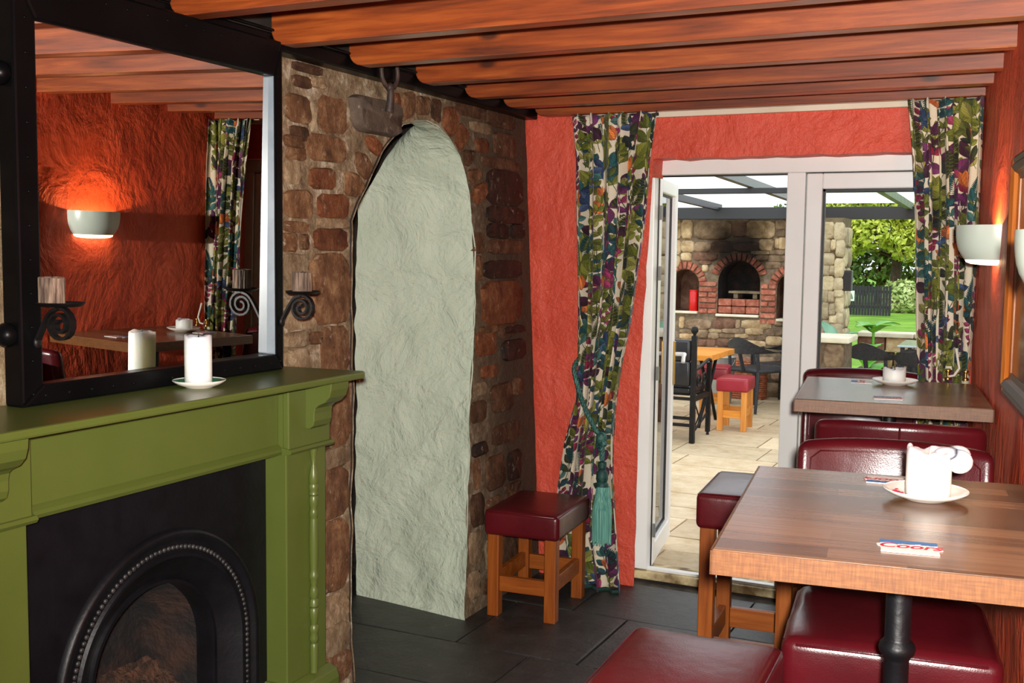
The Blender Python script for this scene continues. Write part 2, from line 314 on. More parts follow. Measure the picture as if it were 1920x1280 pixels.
# ------------------------------------------------------------------ mesh helpers
class MB:
    def __init__(s): s.v = []; s.f = []
    def add(s, v, f, mat=None):
        o = len(s.v)
        if mat is not None: v = [mat @ Vector(q) for q in v]
        s.v += [tuple(q) for q in v]; s.f += [tuple(i + o for i in q) for q in f]; return s
    def box(s, x0, y0, z0, x1, y1, z1, mat=None):
        v = [(x, y, z) for x in (x0, x1) for y in (y0, y1) for z in (z0, z1)]
        return s.add(v, [(0, 1, 3, 2), (4, 6, 7, 5), (0, 4, 5, 1), (2, 3, 7, 6), (0, 2, 6, 4), (1, 5, 7, 3)], mat)
    def prism(s, pts, axis, a, b, mat=None):
        n = len(pts)
        mk = {'x': lambda p, h: (h, p[0], p[1]), 'y': lambda p, h: (p[0], h, p[1]), 'z': lambda p, h: (p[0], p[1], h)}[axis]
        v = [mk(p, a) for p in pts] + [mk(p, b) for p in pts]
        f = [tuple(range(n))[::-1], tuple(range(n, 2 * n))] + [(i, (i + 1) % n, n + (i + 1) % n, n + i) for i in range(n)]
        return s.add(v, f, mat)
    def tube(s, path, r, n=8, closed=False, mat=None):
        path = [Vector(p) for p in path]; m = len(path); v = []; f = []; up = Vector((0, 0, 1)); pn = None
        for i, p in enumerate(path):
            if closed: tg = path[(i + 1) % m] - path[i - 1]
            else: tg = path[min(i + 1, m - 1)] - path[max(i - 1, 0)]
            tg.normalize()
            if pn is None:
                pn = tg.cross(up)
                if pn.length < 0.01: pn = tg.cross(Vector((1, 0, 0)))
            else: pn = pn - tg * pn.dot(tg)
            pn.normalize(); q = tg.cross(pn)
            rr = r(i / (m - 1)) if callable(r) else r
            for k in range(n):
                a = 2 * PI * k / n; v.append(p + pn * rr * math.cos(a) + q * rr * math.sin(a))
        for i in range(m if closed else m - 1):
            j = (i + 1) % m
            for k in range(n): f.append((i * n + k, i * n + (k + 1) % n, j * n + (k + 1) % n, j * n + k))
        if not closed: f += [tuple(range(n))[::-1], tuple(range((m - 1) * n, m * n))]
        return s.add(v, f, mat)
    def strip(s, path, wv, tv, mat=None):   # rectangular bar swept along a path; wv fixed width vector, tv thickness (in the sweep plane)
        path = [Vector(p) for p in path]; wv = Vector(wv); m = len(path); v = []; f = []
        for i, p in enumerate(path):
            tg = (path[min(i + 1, m - 1)] - path[max(i - 1, 0)]).normalized(); nn = tg.cross(wv.normalized()).normalized() * tv
            v += [p - wv - nn, p + wv - nn, p + wv + nn, p - wv + nn]
        for i in range(m - 1):
            for k in range(4): f.append((i * 4 + k, i * 4 + (k + 1) % 4, i * 4 + 4 + (k + 1) % 4, i * 4 + 4 + k))
        f += [(3, 2, 1, 0), tuple(range(4 * m - 4, 4 * m))]
        return s.add(v, f, mat)
    def lathe(s, prof, n=24, c=(0, 0, 0), mat=None, a0=0.0, a1=2 * PI, caps=True):
        full = abs(a1 - a0 - 2 * PI) < 1e-6; cols = n if full else n + 1; v = []; f = []
        for r, z in prof:
            for k in range(cols):
                a = a0 + (a1 - a0) * k / n; v.append((c[0] + r * math.cos(a), c[1] + r * math.sin(a), c[2] + z))
        for i in range(len(prof) - 1):
            for k in range(n):
                k2 = (k + 1) % cols; f.append((i * cols + k, i * cols + k2, (i + 1) * cols + k2, (i + 1) * cols + k))
        if full and caps:
            if prof[0][0] > 1e-5: f.append(tuple(range(cols))[::-1])
            if prof[-1][0] > 1e-5: f.append(tuple(range((len(prof) - 1) * cols, len(prof) * cols)))
        return s.add(v, f, mat)
    def rbox(s, sx, sy, sz, r, seg=3, c=(0, 0, 0), cuts=0, fn=None, mat=None, cutsy=0):
        bm = bmesh.new(); bmesh.ops.create_cube(bm, size=1.0)
        for q in bm.verts: q.co = Vector((q.co.x * sx, q.co.y * sy, q.co.z * sz))
        bmesh.ops.bevel(bm, geom=bm.edges[:], offset=r, segments=seg, affect='EDGES', profile=0.5)
        for nn, ax, L in ((cuts, (1, 0, 0), sx), (cutsy, (0, 1, 0), sy)):
            for k in range(1, nn + 1):
                p = Vector(ax) * (L * (k / (nn + 1) - 0.5))
                bmesh.ops.bisect_plane(bm, geom=bm.verts[:] + bm.edges[:] + bm.faces[:], plane_co=p, plane_no=ax)
        bm.verts.index_update()
        v = [Vector(q.co) for q in bm.verts]; f = [tuple(w.index for w in g.verts) for g in bm.faces]; bm.free()
        if fn: v = [Vector(fn(q)) for q in v]
        v = [q + Vector(c) for q in v]
        return s.add(v, f, mat)
    def ball(s, c, r, n=10, sc=(1, 1, 1)):
        v = []; f = []
        for i in range(n + 1):
            th = PI * i / n
            for k in range(n * 2):
                a = PI * k / n; v.append((c[0] + r * sc[0] * math.sin(th) * math.cos(a), c[1] + r * sc[1] * math.sin(th) * math.sin(a), c[2] + r * sc[2] * math.cos(th)))
        m = n * 2
        for i in range(n):
            for k in range(m): f.append((i * m + k, (i + 1) * m + k, (i + 1) * m + (k + 1) % m, i * m + (k + 1) % m))
        return s.add(v, f)
    def build(s, name, mat, parent=None, smooth=None, bevel=0, sub=0, kind=None, world=False, label=None, tri=None):
        v = s.v
        if world and parent is not None:
            L = parent.location; v = [(q[0] - L.x, q[1] - L.y, q[2] - L.z) for q in v]
        me = bpy.data.meshes.new(name); me.from_pydata(v, [], s.f)
        bm = bmesh.new(); bm.from_mesh(me); bmesh.ops.remove_doubles(bm, verts=bm.verts[:], dist=1e-6); bmesh.ops.recalc_face_normals(bm, faces=bm.faces[:]); bm.to_mesh(me); bm.free()
        me.materials.append(mat if not isinstance(mat, str) else M[mat])
        o = bpy.data.objects.new(name, me); COL.objects.link(o)
        if parent is not None: o.parent = parent
        if smooth is not None:
            me.polygons.foreach_set('use_smooth', [True] * len(me.polygons)); me.set_sharp_from_angle(angle=math.radians(smooth))
        if bevel:
            b = o.modifiers.new('bevel', 'BEVEL'); b.width = bevel; b.segments = 2; b.limit_method = 'ANGLE'; b.angle_limit = math.radians(40)
        if sub:
            b = o.modifiers.new('subsurf', 'SUBSURF'); b.levels = sub; b.render_levels = sub
        if kind: o['kind'] = kind
        if label: o['label'] = label
        return o
def empty(name, loc=(0, 0, 0), rz=0.0, kind=None, label=None, cat=None, group=None):
    o = bpy.data.objects.new(name, None); COL.objects.link(o); o.location = loc; o.rotation_euler = (0, 0, rz); o.empty_display_size = 0.1
    return tag(o, label, cat, group, kind)
def tag(o, label=None, cat=None, group=None, kind=None):
    if label: o['label'] = label
    if cat: o['category'] = cat
    if group: o['group'] = group
    if kind: o['kind'] = kind
    return o
def thing(name, label, cat, loc=(0, 0, 0), rz=0.0, group=None): return empty(name, loc, rz, None, label, cat, group)
def kids(o): return [c for c in bpy.data.objects if c.parent == o]
def copy_tree(o, parent=None):
    c = o.copy(); COL.objects.link(c)
    if parent is not None: c.parent = parent
    for ch in kids(o): copy_tree(ch, c)
    return c
def plate(outer, holes, mapf):
    """flat sheet with holes, triangulated"""
    bm = bmesh.new(); ed = []
    for loop in [outer] + holes:
        vs = [bm.verts.new(mapf(*p)) for p in loop]
        ed += [bm.edges.new((vs[i], vs[(i + 1) % len(vs)])) for i in range(len(vs))]
    bmesh.ops.triangle_fill(bm, use_beauty=True, use_dissolve=False, edges=ed)
    bm.verts.index_update(); v = [tuple(q.co) for q in bm.verts]; f = [tuple(w.index for w in g.verts) for g in bm.faces]; bm.free()
    return v, f
def rounded(quad, n=12, jit=0.03, p=5.0):
    """irregular rounded outline inside a quad (4 corners, counter-clockwise)"""
    out = []
    for k in range(n):
        a = 2 * PI * (k + 0.5) / n; c, q = math.cos(a), math.sin(a); e = (abs(c) ** p + abs(q) ** p) ** (-1 / p)
        x = c * e * (1 - random.random() * jit * 2); y = q * e * (1 - random.random() * jit * 2); s, t = (x + 1) / 2, (y + 1) / 2
        out.append(tuple((quad[0][i] * (1 - s) + quad[1][i] * s) * (1 - t) + (quad[3][i] * (1 - s) + quad[2][i] * s) * t for i in (0, 1)))
    return out
def pebble(outline, mapf, h, inset=0.012, base=-0.02, rough=0.004):
    n = len(outline); cx = sum(p[0] for p in outline) / n; cy = sum(p[1] for p in outline) / n
    ar = sum(math.hypot(p[0] - cx, p[1] - cy) for p in outline) / n; k = max(0.5, 1 - inset / ar)
    v = []
    for sc, hh in ((1.0, base), (1.0, h * 0.5), (k, h)):
        for p in outline: v.append(mapf(cx + (p[0] - cx) * sc, cy + (p[1] - cy) * sc, hh + (random.uniform(-rough, rough) if hh == h else 0)))
    v.append(mapf(cx, cy, h + random.uniform(-rough, rough)))
    f = []
    for r in range(2):
        for i in range(n): j = (i + 1) % n; f.append((r * n + i, r * n + j, r * n + n + j, r * n + n + i))
    f += [(2 * n + i, 2 * n + (i + 1) % n, 3 * n) for i in range(n)]
    m = MB(); m.add(v, f); return m
TILT = math.radians(7.2912)
nR = Vector((math.cos(TILT), math.sin(TILT), 0)); tR = Vector((-math.sin(TILT), math.cos(TILT), 0)); CW = 0.3836
def rw(t, h, z=0.0):      # point in front of the side wall: t along it, h out from it into the room
    p = nR * (CW - h) + tR * t; return (p.x, p.y, z)
LEFT_STONES = [(3.116, 2.264, 3.288, 2.287, 2), (3.113, 2.205, 3.209, 2.24, 2), (3.216, 2.214, 3.301, 2.249, 1), (3.069, 2.078, 3.21, 2.175, 0), (3.204, 2.055, 3.24, 2.168, 1), (3.26, 2.067, 3.436, 2.193, 0), (3.092, 2.019, 3.192, 2.061, 2), (3.053, 1.993, 3.159, 2.03, 0), (3.058, 1.953, 3.175, 1.992, 0), (3.18, 1.958, 3.423, 2.049, 0), (3.046, 1.869, 3.132, 1.947, 1), (3.184, 1.86, 3.343, 1.932, 3), (3.401, 1.846, 3.489, 1.925, 1), (3.038, 1.751, 3.197, 1.843, 0), (3.228, 1.753, 3.416, 1.84, 3), (3.029, 1.702, 3.172, 1.735, 0), (3.018, 1.633, 3.095, 1.695, 0), (3.115, 1.643, 3.165, 1.696, 0), (3.22, 1.721, 3.416, 1.753, 1), (3.196, 1.637, 3.399, 1.716, 3), (3.164, 1.369, 3.403, 1.627, 0), (3.013, 1.47, 3.16, 1.626, 1), (3.144, 1.308, 3.215, 1.346, 0), (3.001, 1.305, 3.136, 1.355, 1), (3.212, 1.195, 3.387, 1.363, 0), (2.993, 1.222, 3.138, 1.296, 1), (3.003, 1.363, 3.192, 1.451, 1), (3.113, 0.925, 3.378, 1.17, 0), (3.102, 0.854, 3.362, 0.921, 1), (3.093, 0.667, 3.344, 0.849, 0), (3.092, 0.402, 3.321, 0.666, 0), (3.079, 0.286, 3.313, 0.392, 1), (3.071, 0.174, 3.313, 0.28, 1), (3.063, 0.065, 3.322, 0.167, 0)]
RIGHT_STONES = [(4.275, 2.241, 4.572, 2.295, 2), (4.583, 2.225, 4.885, 2.308, 2), (4.454, 2.091, 4.581, 2.155, 3), (4.643, 2.089, 4.876, 2.203, 2), (4.408, 2.184, 4.608, 2.227, 1), (4.514, 2.035, 4.915, 2.079, 2), (4.553, 1.859, 4.945, 2.022, 4), (4.537, 1.776, 4.959, 1.853, 4), (4.545, 1.705, 4.779, 1.768, 4), (4.793, 1.705, 4.953, 1.77, 4), (4.54, 1.63, 4.916, 1.697, 2), (4.492, 1.515, 4.908, 1.595, 4), (4.461, 1.294, 4.888, 1.5, 3), (4.422, 1.629, 4.514, 1.724, 0), (4.42, 1.508, 4.479, 1.62, 0), (4.679, 1.248, 4.902, 1.28, 4), (4.445, 1.263, 4.636, 1.291, 0), (4.395, 1.161, 4.603, 1.266, 3), (4.629, 1.227, 4.795, 1.297, 2), (4.658, 1.118, 4.91, 1.212, 4), (4.438, 1.053, 4.601, 1.106, 3), (4.523, 0.883, 4.75, 1.015, 2), (4.321, 0.864, 4.471, 0.958, 2), (4.518, 0.729, 4.834, 0.816, 2), (4.322, 0.711, 4.465, 0.765, 4), (4.326, 0.557, 4.397, 0.696, 0), (4.457, 0.52, 4.651, 0.683, 2), (4.675, 0.534, 4.83, 0.67, 4), (4.761, 0.938, 4.866, 1.023, 2), (4.361, 0.983, 4.485, 1.035, 1), (4.646, 0.478, 4.815, 0.52, 2), (4.293, 0.393, 4.412, 0.538, 2), (4.436, 0.318, 4.6, 0.493, 2), (4.631, 0.298, 4.806, 0.479, 2), (4.27, 0.215, 4.383, 0.372, 1), (4.423, 0.147, 4.559, 0.296, 1), (4.588, 0.123, 4.774, 0.278, 2), (4.249, 0.072, 4.361, 0.193, 1), (4.387, 0.051, 4.548, 0.126, 2)]
STRIP_STONES = [(1.845, 2.155, 1.994, 2.247, 1), (1.838, 2.05, 1.987, 2.148, 0), (1.831, 1.939, 1.979, 2.043, 0), (1.824, 1.853, 1.972, 1.932, 0), (1.817, 1.742, 1.964, 1.847, 1), (1.811, 1.683, 1.958, 1.735, 1), (1.805, 1.565, 1.952, 1.677, 1), (1.795, 1.408, 1.942, 1.559, 1), (1.784, 1.238, 1.93, 1.401, 1)]
VOUSSOIRS = [((3.765, 2.265), (3.811, 2.268), (3.802, 2.15), (3.768, 2.118)), ((3.821, 2.269), (3.932, 2.295), (3.925, 2.194), (3.815, 2.154)), ((3.945, 2.28), (4.062, 2.284), (4.045, 2.207), (3.939, 2.197)), ((4.073, 2.283), (4.156, 2.285), (4.14, 2.181), (4.056, 2.203)), ((4.18, 2.262), (4.27, 2.27), (4.31, 2.235), (4.242, 2.129), (4.153, 2.174)), ((4.315, 2.212), (4.381, 2.177), (4.385, 2.142), (4.305, 2.079), (4.256, 2.118)), ((4.337, 2.091), (4.445, 2.094), (4.382, 2.017), (4.342, 2.026)), ((4.375, 2.005), (4.492, 2.019), (4.516, 1.984), (4.434, 1.931), (4.376, 1.963)), ((4.43, 1.931), (4.542, 1.968), (4.544, 1.9), (4.447, 1.847), (4.398, 1.881)), ((3.542, 2.07), (3.603, 2.083), (3.669, 2.048), (3.635, 2.002), (3.58, 2.02)), ((3.48, 2.012), (3.551, 2.003), (3.594, 1.96), (3.553, 1.902), (3.483, 1.937)), ((3.404, 1.932), (3.483, 1.927), (3.529, 1.88), (3.485, 1.838), (3.398, 1.843))]
OVEN_STONES = [(-3.843, 1.808, -3.716, 2.012, 1), (-3.698, 1.799, -3.253, 2.006, 0), (-3.242, 1.829, -3.079, 2.001, 2), (-3.074, 1.814, -2.754, 2.006, 1), (-2.739, 1.922, -2.633, 2.006, 0), (-2.736, 1.832, -2.635, 1.905, 0), (-3.838, 1.65, -3.693, 1.773, 1), (-3.686, 1.652, -3.495, 1.757, 0), (-3.471, 1.65, -3.224, 1.771, 2), (-3.212, 1.664, -2.924, 1.761, 2), (-2.919, 1.673, -2.754, 1.797, 1), (-2.744, 1.702, -2.704, 1.804, 1), (-2.699, 1.697, -2.631, 1.815, 1), (-3.835, 1.545, -3.719, 1.633, 1), (-3.689, 1.554, -3.409, 1.641, 2), (-3.008, 1.632, -2.808, 1.661, 1), (-2.797, 1.629, -2.633, 1.674, 0), (-2.954, 1.564, -2.823, 1.621, 0), (-2.812, 1.55, -2.631, 1.623, 0), (-2.849, 1.475, -2.679, 1.538, 0), (-3.621, 1.508, -3.478, 1.542, 2), (-3.578, 1.426, -3.518, 1.496, 1), (-3.839, 0.754, -3.784, 0.878, 1), (-3.765, 0.75, -3.458, 0.856, 0), (-3.434, 0.764, -3.174, 0.88, 2), (-3.163, 0.782, -3.122, 0.869, 0), (-3.104, 0.779, -2.759, 0.871, 1), (-2.714, 0.825, -2.624, 0.882, 0), (-3.833, 0.696, -3.63, 0.732, 0), (-3.623, 0.642, -3.492, 0.74, 0), (-3.48, 0.716, -3.332, 0.746, 1), (-3.319, 0.719, -3.063, 0.762, 0), (-3.051, 0.712, -2.852, 0.772, 1), (-3.485, 0.642, -3.367, 0.703, 0), (-3.355, 0.661, -3.183, 0.704, 0), (-3.171, 0.669, -3.025, 0.711, 1), (-3.012, 0.648, -2.82, 0.702, 0), (-3.831, 0.628, -3.635, 0.683, 1), (-3.601, 0.55, -3.514, 0.623, 2), (-3.501, 0.555, -3.402, 0.628, 2), (-3.389, 0.556, -3.241, 0.641, 2), (-3.829, 0.542, -3.614, 0.616, 0), (-3.229, 0.564, -3.059, 0.649, 0), (-3.046, 0.575, -2.818, 0.635, 1), (-2.81, 0.705, -2.633, 0.776, 0), (-2.807, 0.597, -2.63, 0.693, 1)]
PIER_STONES = [(-2.086, 1.808, -1.984, 1.967, 1), (-1.97, 1.787, -1.879, 1.967, 0), (-2.08, 1.661, -2.012, 1.793, 0), (-1.999, 1.69, -1.958, 1.787, 1), (-1.95, 1.621, -1.873, 1.781, 0), (-2.078, 1.529, -1.973, 1.647, 0), (-1.956, 1.406, -1.875, 1.593, 1), (-2.078, 1.424, -2.016, 1.515, 0), (-2.01, 1.432, -1.962, 1.516, 0), (-2.077, 1.263, -1.971, 1.41, 1), (-1.964, 1.273, -1.876, 1.392, 0), (-2.075, 1.143, -2.02, 1.256, 0), (-2.013, 1.139, -1.952, 1.25, 0), (-1.953, 1.197, -1.872, 1.259, 1), (-1.942, 1.036, -1.868, 1.19, 1), (-2.002, 1.006, -1.947, 1.125, 0), (-2.07, 0.961, -2.008, 1.13, 0), (-1.998, 0.922, -1.93, 0.992, 1), (-1.924, 0.924, -1.869, 1.022, 0), (-2.063, 0.792, -2.002, 0.947, 0), (-1.994, 0.797, -1.872, 0.909, 0)]
# ------------------------------------------------------------------ the room: fireplace wall of stone with an arched passage
def LWx(z, h=0.0): return -2.25 - 0.049 * z + h
def lw(y, z, h=0.0): return (LWx(z, h), y, z)
ARCH = [(3.32, 0.0), (3.316, 0.20), (3.322, 0.37), (3.349, 0.636), (3.363, 0.83), (3.381, 0.982), (3.395, 1.18), (3.401, 1.361), (3.411, 1.498), (3.425, 1.637), (3.43, 1.75),
        (3.477, 1.821), (3.539, 1.881), (3.592, 1.949), (3.653, 2.021), (3.728, 2.084), (3.82, 2.137), (3.93, 2.175), (4.027, 2.186), (4.116, 2.173), (4.216, 2.131), (4.289, 2.07),
        (4.343, 1.997), (4.372, 1.916), (4.393, 1.785), (4.409, 1.641), (4.405, 1.52), (4.391, 1.327), (4.365, 1.184), (4.338, 1.089), (4.317, 0.947), (4.305, 0.852), (4.286, 0.661),
        (4.259, 0.497), (4.232, 0.262), (4.193, 0.0)]
wall_left = empty('wall_left', kind='structure')
rough_arch = []
for i in range(len(ARCH) - 1):
    a, b = ARCH[i], ARCH[i + 1]; n = max(1, int(math.hypot(b[0] - a[0], b[1] - a[1]) / 0.03))
    for k in range(n):
        t = k / n; y = a[0] + (b[0] - a[0]) * t; z = a[1] + (b[1] - a[1]) * t
        if z > 0.02:
            j = noise.noise(Vector((y * 9, z * 9, 3))) * 0.014; side = -1 if i < 10 else (1 if i > 23 else 0)
            y += j * side; z += j if side == 0 else 0
        rough_arch.append((y, z))
rough_arch.append(ARCH[-1])
m = MB(); v, f = plate([(-2.4, 0.0)] + rough_arch + [(5.3, 0.0), (5.3, 2.46), (-2.4, 2.46)], [[(2.0, .1)] + [(2.268 - .268 * math.cos(PI * k / 12), .468 + .268 * math.sin(PI * k / 12)) for k in range(13)] + [(2.536, .1)]], lambda y, z: lw(y, z)); m.add(v, f)
m.build('mortar', 'mortar', wall_left)
# the sage plastered jamb of the passage: from the far front edge of the arch back to its ragged inner edge; dark void beyond
FAR = [p for p in ARCH if p[0] > 3.9][::-1] + [(3.88, 2.158)]
INN = [(-2.872, -0.0), (-2.875, 0.297), (-2.87, 0.809), (-2.876, 1.312), (-2.873, 1.836), (-2.841, 1.88), (-2.797, 1.935), (-2.763, 1.988), (-2.722, 2.052), (-2.674, 2.111), (-2.624, 2.159), (-2.585, 2.181), (-2.552, 2.194)]
def along(pts, n):
    d = [0.0]
    for a, b in zip(pts[:-1], pts[1:]): d.append(d[-1] + math.dist(a, b))
    return [tuple(float(np.interp(d[-1] * k / n, d, [p[c] for p in pts])) for c in range(len(pts[0]))) for k in range(n + 1)]
NF, NS = 90, 26; A_ = along([lw(y, z, .006) for y, z in FAR], NF); B_ = along([(x, 4.27, z) for x, z in INN], NF)
m = MB(); vv = []
for a, b in zip(A_, B_):
    for k in range(NS + 1):
        t = k / NS; p = Vector(a).lerp(Vector(b), t)
        bulge = math.sin(PI * t) * .02
        if p.z > .02: p.y += noise.noise(p * 6.0) * .016 + noise.noise(p * 15.0) * .006 + bulge; p.z += noise.noise(p * 7.0 + Vector((5, 0, 0))) * .010 * (k > 0)
        if k == NS: p.x += noise.noise(p * 11.0) * .012
        if k == 0: p.y += noise.noise(p * 23.0) * .008
        vv.append(p)
m.add(vv, [(i * (NS + 1) + k, i * (NS + 1) + k + 1, (i + 1) * (NS + 1) + k + 1, (i + 1) * (NS + 1) + k) for i in range(NF) for k in range(NS)])
m.build('plaster_reveal', 'sage', wall_left, smooth=60, label='sage green plastered jamb of the arched passage')
near = [p for p in rough_arch if p[0] < 3.9]
m = MB(); n_ = len(near); m.add([lw(y, z, .010) for y, z in near] + [lw(y - .004, z + .003, -.02) for y, z in near] + [lw(y - .03, z + .02, -.5) for y, z in near], [(r * n_ + i, r * n_ + i + 1, (r + 1) * n_ + i + 1, (r + 1) * n_ + i) for r in (0, 1) for i in range(n_ - 1)])
m.build('near_jamb', 'dark_passage', wall_left, smooth=60)
m = MB(); m.tube([lw(y + .002, z - .001, .008) for y, z in near[1:]], .003, 5); m.build('arris_highlight', 'mortar', wall_left, smooth=60)  # thin pale bead drawn as the highlight along the near arch edge
def stone_quads(lst, mapf, parent, name, mats, h=(0.004, 0.016), gap=-0.004, jit=0.035, inset=0.008, rough=0.006, n=16, p=9.0):
    for a in lst:
        y0, z0, y1, z1 = a[:4]; tone = a[4] if len(a) > 4 else 0
        j = lambda: random.uniform(-0.004, 0.004)
        q = [(y0 + gap + j(), z0 + gap + j()), (y1 - gap + j(), z0 + gap + j()), (y1 - gap + j(), z1 - gap + j()), (y0 + gap + j(), z1 - gap + j())]
        pebble(rounded(q, n, jit, p), mapf, random.uniform(*h), min(inset, 0.3 * min(y1 - y0, z1 - z0)), -0.02, rough).build(name, M[mats[tone]], parent, smooth=55)
ST = ['stone0', 'stone1', 'stone2', 'stone3', 'stone4']
stone_quads(LEFT_STONES, lw, wall_left, 'stone', ST)
stone_quads(RIGHT_STONES, lw, wall_left, 'stone', ST)
stone_quads(STRIP_STONES, lw, wall_left, 'stone', ST)
for i, p in enumerate(VOUSSOIRS):
    o = []
    for k in range(len(p)):
        a, b = p[k], p[(k + 1) % len(p)]
        o += [(a[0] * .85 + b[0] * .15, a[1] * .85 + b[1] * .15), (a[0] * .5 + b[0] * .5 + random.uniform(-.004, .004), a[1] * .5 + b[1] * .5), (a[0] * .15 + b[0] * .85, a[1] * .15 + b[1] * .85)]
    pebble(o, lw, random.uniform(0.008, 0.022), 0.014).build('stone', M[ST[[3, 0, 0, 2, 3, 3, 2, 0, 3, 3, 0, 0][i]]], wall_left)
pebble(rounded([(3.475, 2.085), (3.765, 2.085), (3.785, 2.222), (3.44, 2.222)], 24, 0.006, 9), lw, 0.045, 0.012).build('stone', 'ring_stone', wall_left, smooth=55, label='grey block holding the iron ring')
# courses of stone continue behind the fireplace and mirror and towards the camera
z0 = .02; rs = random.Random(12); more = []
while z0 < 2.2:
    hz = rs.choice((.12, .15, .19, .24)); y0 = .15 + rs.uniform(0, .15)
    while y0 < 1.62:
        wy = rs.choice((.16, .22, .29, .36)); y1 = min(y0 + wy, 1.745)
        if y1 > 1.66: y1 = 1.745
        more.append((y0 + .008, z0 + .008, y1 - .008, min(z0 + hz, 2.27) - .008, rs.choice((0, 0, 1, 1, 2)))); y0 = y1
    z0 += hz
stone_quads(more, lw, wall_left, 'stone', ST)
# dark space beyond the passage
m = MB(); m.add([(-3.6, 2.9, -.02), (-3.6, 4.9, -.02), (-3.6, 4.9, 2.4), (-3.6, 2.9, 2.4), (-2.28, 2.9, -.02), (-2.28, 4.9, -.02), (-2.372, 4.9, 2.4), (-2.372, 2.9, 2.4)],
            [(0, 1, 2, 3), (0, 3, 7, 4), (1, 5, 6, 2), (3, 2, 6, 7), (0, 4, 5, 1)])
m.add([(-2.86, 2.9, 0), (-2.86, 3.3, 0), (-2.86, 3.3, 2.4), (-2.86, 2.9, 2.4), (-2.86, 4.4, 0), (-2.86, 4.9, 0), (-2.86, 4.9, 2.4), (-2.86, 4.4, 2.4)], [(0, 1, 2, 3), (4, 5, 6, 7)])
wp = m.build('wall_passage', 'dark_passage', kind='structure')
m = MB(); m.tube([(-3.5, 4.10, .55), (-3.5, 4.10, .95)], .012, 8); m.build('pipe', 'white_paint', wp)

# back wall, side wall
def wob(a, b, n, amp, seed):
    return [(a[0] + (b[0] - a[0]) * k / n + noise.noise(Vector((k * .9, seed, 0))) * amp * (b[1] != a[1]), a[1] + (b[1] - a[1]) * k / n + noise.noise(Vector((k * .7, seed, 5))) * amp * (b[0] != a[0])) for k in range(n)]
YW, YD = 5.02, 5.16
open_ = [(-1.742, 0.0)] + wob((-1.742, 0.04), (-1.735, 1.06), 12, .008, 1) + wob((-1.735, 1.06), (-1.69, 2.087), 12, .008, 2) + wob((-1.69, 2.087), (-.30, 2.087), 20, .008, 3) + [(-.30, 2.087), (-.30, 0.0)]
left_edge = [(-2.5, 0.0), (-2.5, 2.46)]
m = MB(); v, f = plate([(-2.5, 0.0)] + open_ + [(0.1, 0.0), (0.1, 2.46), (-2.5, 2.46)], [], lambda x, z: (x, YW, z)); m.add(v, f)
n0 = len(open_); m.add([(x, YW, z) for x, z in open_] + [(x, YD + .02, z) for x, z in open_], [(i, i + 1, n0 + i + 1, n0 + i) for i in range(24, n0 - 1)])
m.box(-2.5, YW + .03, 0, -1.80, YD + .08, 2.46); m.box(-2.5, YW + .03, 2.093, .1, YD + .08, 2.46)
wall_back = m.build('wall_back', 'red_back', kind='structure')
m = MB(); m.add([(x, YW + .002, z) for x, z in open_] + [(x * 1.0325, YD + .02, z) for x, z in open_], [(i, i + 1, n0 + i + 1, n0 + i) for i in range(25)]); m.build('white_reveal', 'white_paint', wall_back, smooth=60)
# plaster creeping over the corner onto the stone edge
m = MB(); e0 = [(-2.36 + noise.noise(Vector((0, k * .37, 9))) * .016, k * 0.05) for k in range(47)]
vv = []
for x, z in e0: vv += [(LWx(z) - .02, YW - .002, z), (LWx(z) + .012, YW - .012 + noise.noise(Vector((z * 6, 2, 0))) * .012, z), (LWx(z) + .09, YW - .004, z)]
m.add(vv, [(i * 3 + k, i * 3 + k + 1, i * 3 + k + 4, i * 3 + k + 3) for i in range(46) for k in range(2)])
m.build('plaster_edge', 'red_back', wall_back, smooth=60)
m = MB(); nu, nv = 150, 50; vv = []
for i in range(nu + 1):
    t = -2.5 + 7.9 * i / nu
    for k in range(nv + 1):
        z = 2.46 * k / nv; p = Vector(rw(t, 0, z)); h = noise.noise(p * 3.1) * .008 + noise.noise(p * 8.3) * .004
        vv.append(rw(t, h, z))
m.add(vv, [(i * (nv + 1) + k, (i + 1) * (nv + 1) + k, (i + 1) * (nv + 1) + k + 1, i * (nv + 1) + k + 1) for i in range(nu) for k in range(nv)])
m.build('wall_right', 'red_side', smooth=60, kind='structure')
m = MB(); m.box(-2.6, -2.5, 0, 1.2, -2.4, 2.5); m.build('wall_front', 'red_side', kind='structure')

# ceiling: joists on a black wall plate
ceiling = empty('ceiling', kind='structure')
m = MB(); m.box(-2.6, -2.4, 2.46, 1.0, 5.25, 2.50); m.build('ceiling_boards', 'dark_board', ceiling)
YJ = [0.35, 0.77, 1.19, 1.61, 2.03, 2.455, 2.925, 3.362, 3.83, 4.25, 4.615, 4.945]
for i, y in enumerate(YJ):
    xr = (CW - 0.1269 * y) / 0.9919 + .01; zb = 2.303 + random.uniform(-.002, .002); x0 = -2.292 + random.uniform(-.01, .01); r = .05
    pts = [(x0, 2.46), (x0, zb + r)] + [(x0 + r - r * math.cos(a), zb + r - r * math.sin(a)) for a in (.3, .6, .9, 1.2, PI / 2)] + [(xr, zb), (xr, 2.46)]
    m = MB(); m.prism(pts, 'y', y, y + .068); m.build('joist', 'joist', ceiling, bevel=.004)
m = MB(); m.box(-2.50, -2.4, 2.293, -2.298, 5.02, 2.345); pl = m.build('trim_1', 'black_paint', kind='structure', bevel=.006)
m = MB(); m.box(-2.50, -2.4, 2.345, -2.335, 5.02, 2.46); m.build('packing_board', 'dark_board', pl)
m = MB(); m.tube([(-2.29, y, 2.349 + .002 * math.sin(y * 5)) for y in np.linspace(0, 5.0, 24)], .005, 6); m.build('cable', 'black_paint', pl)
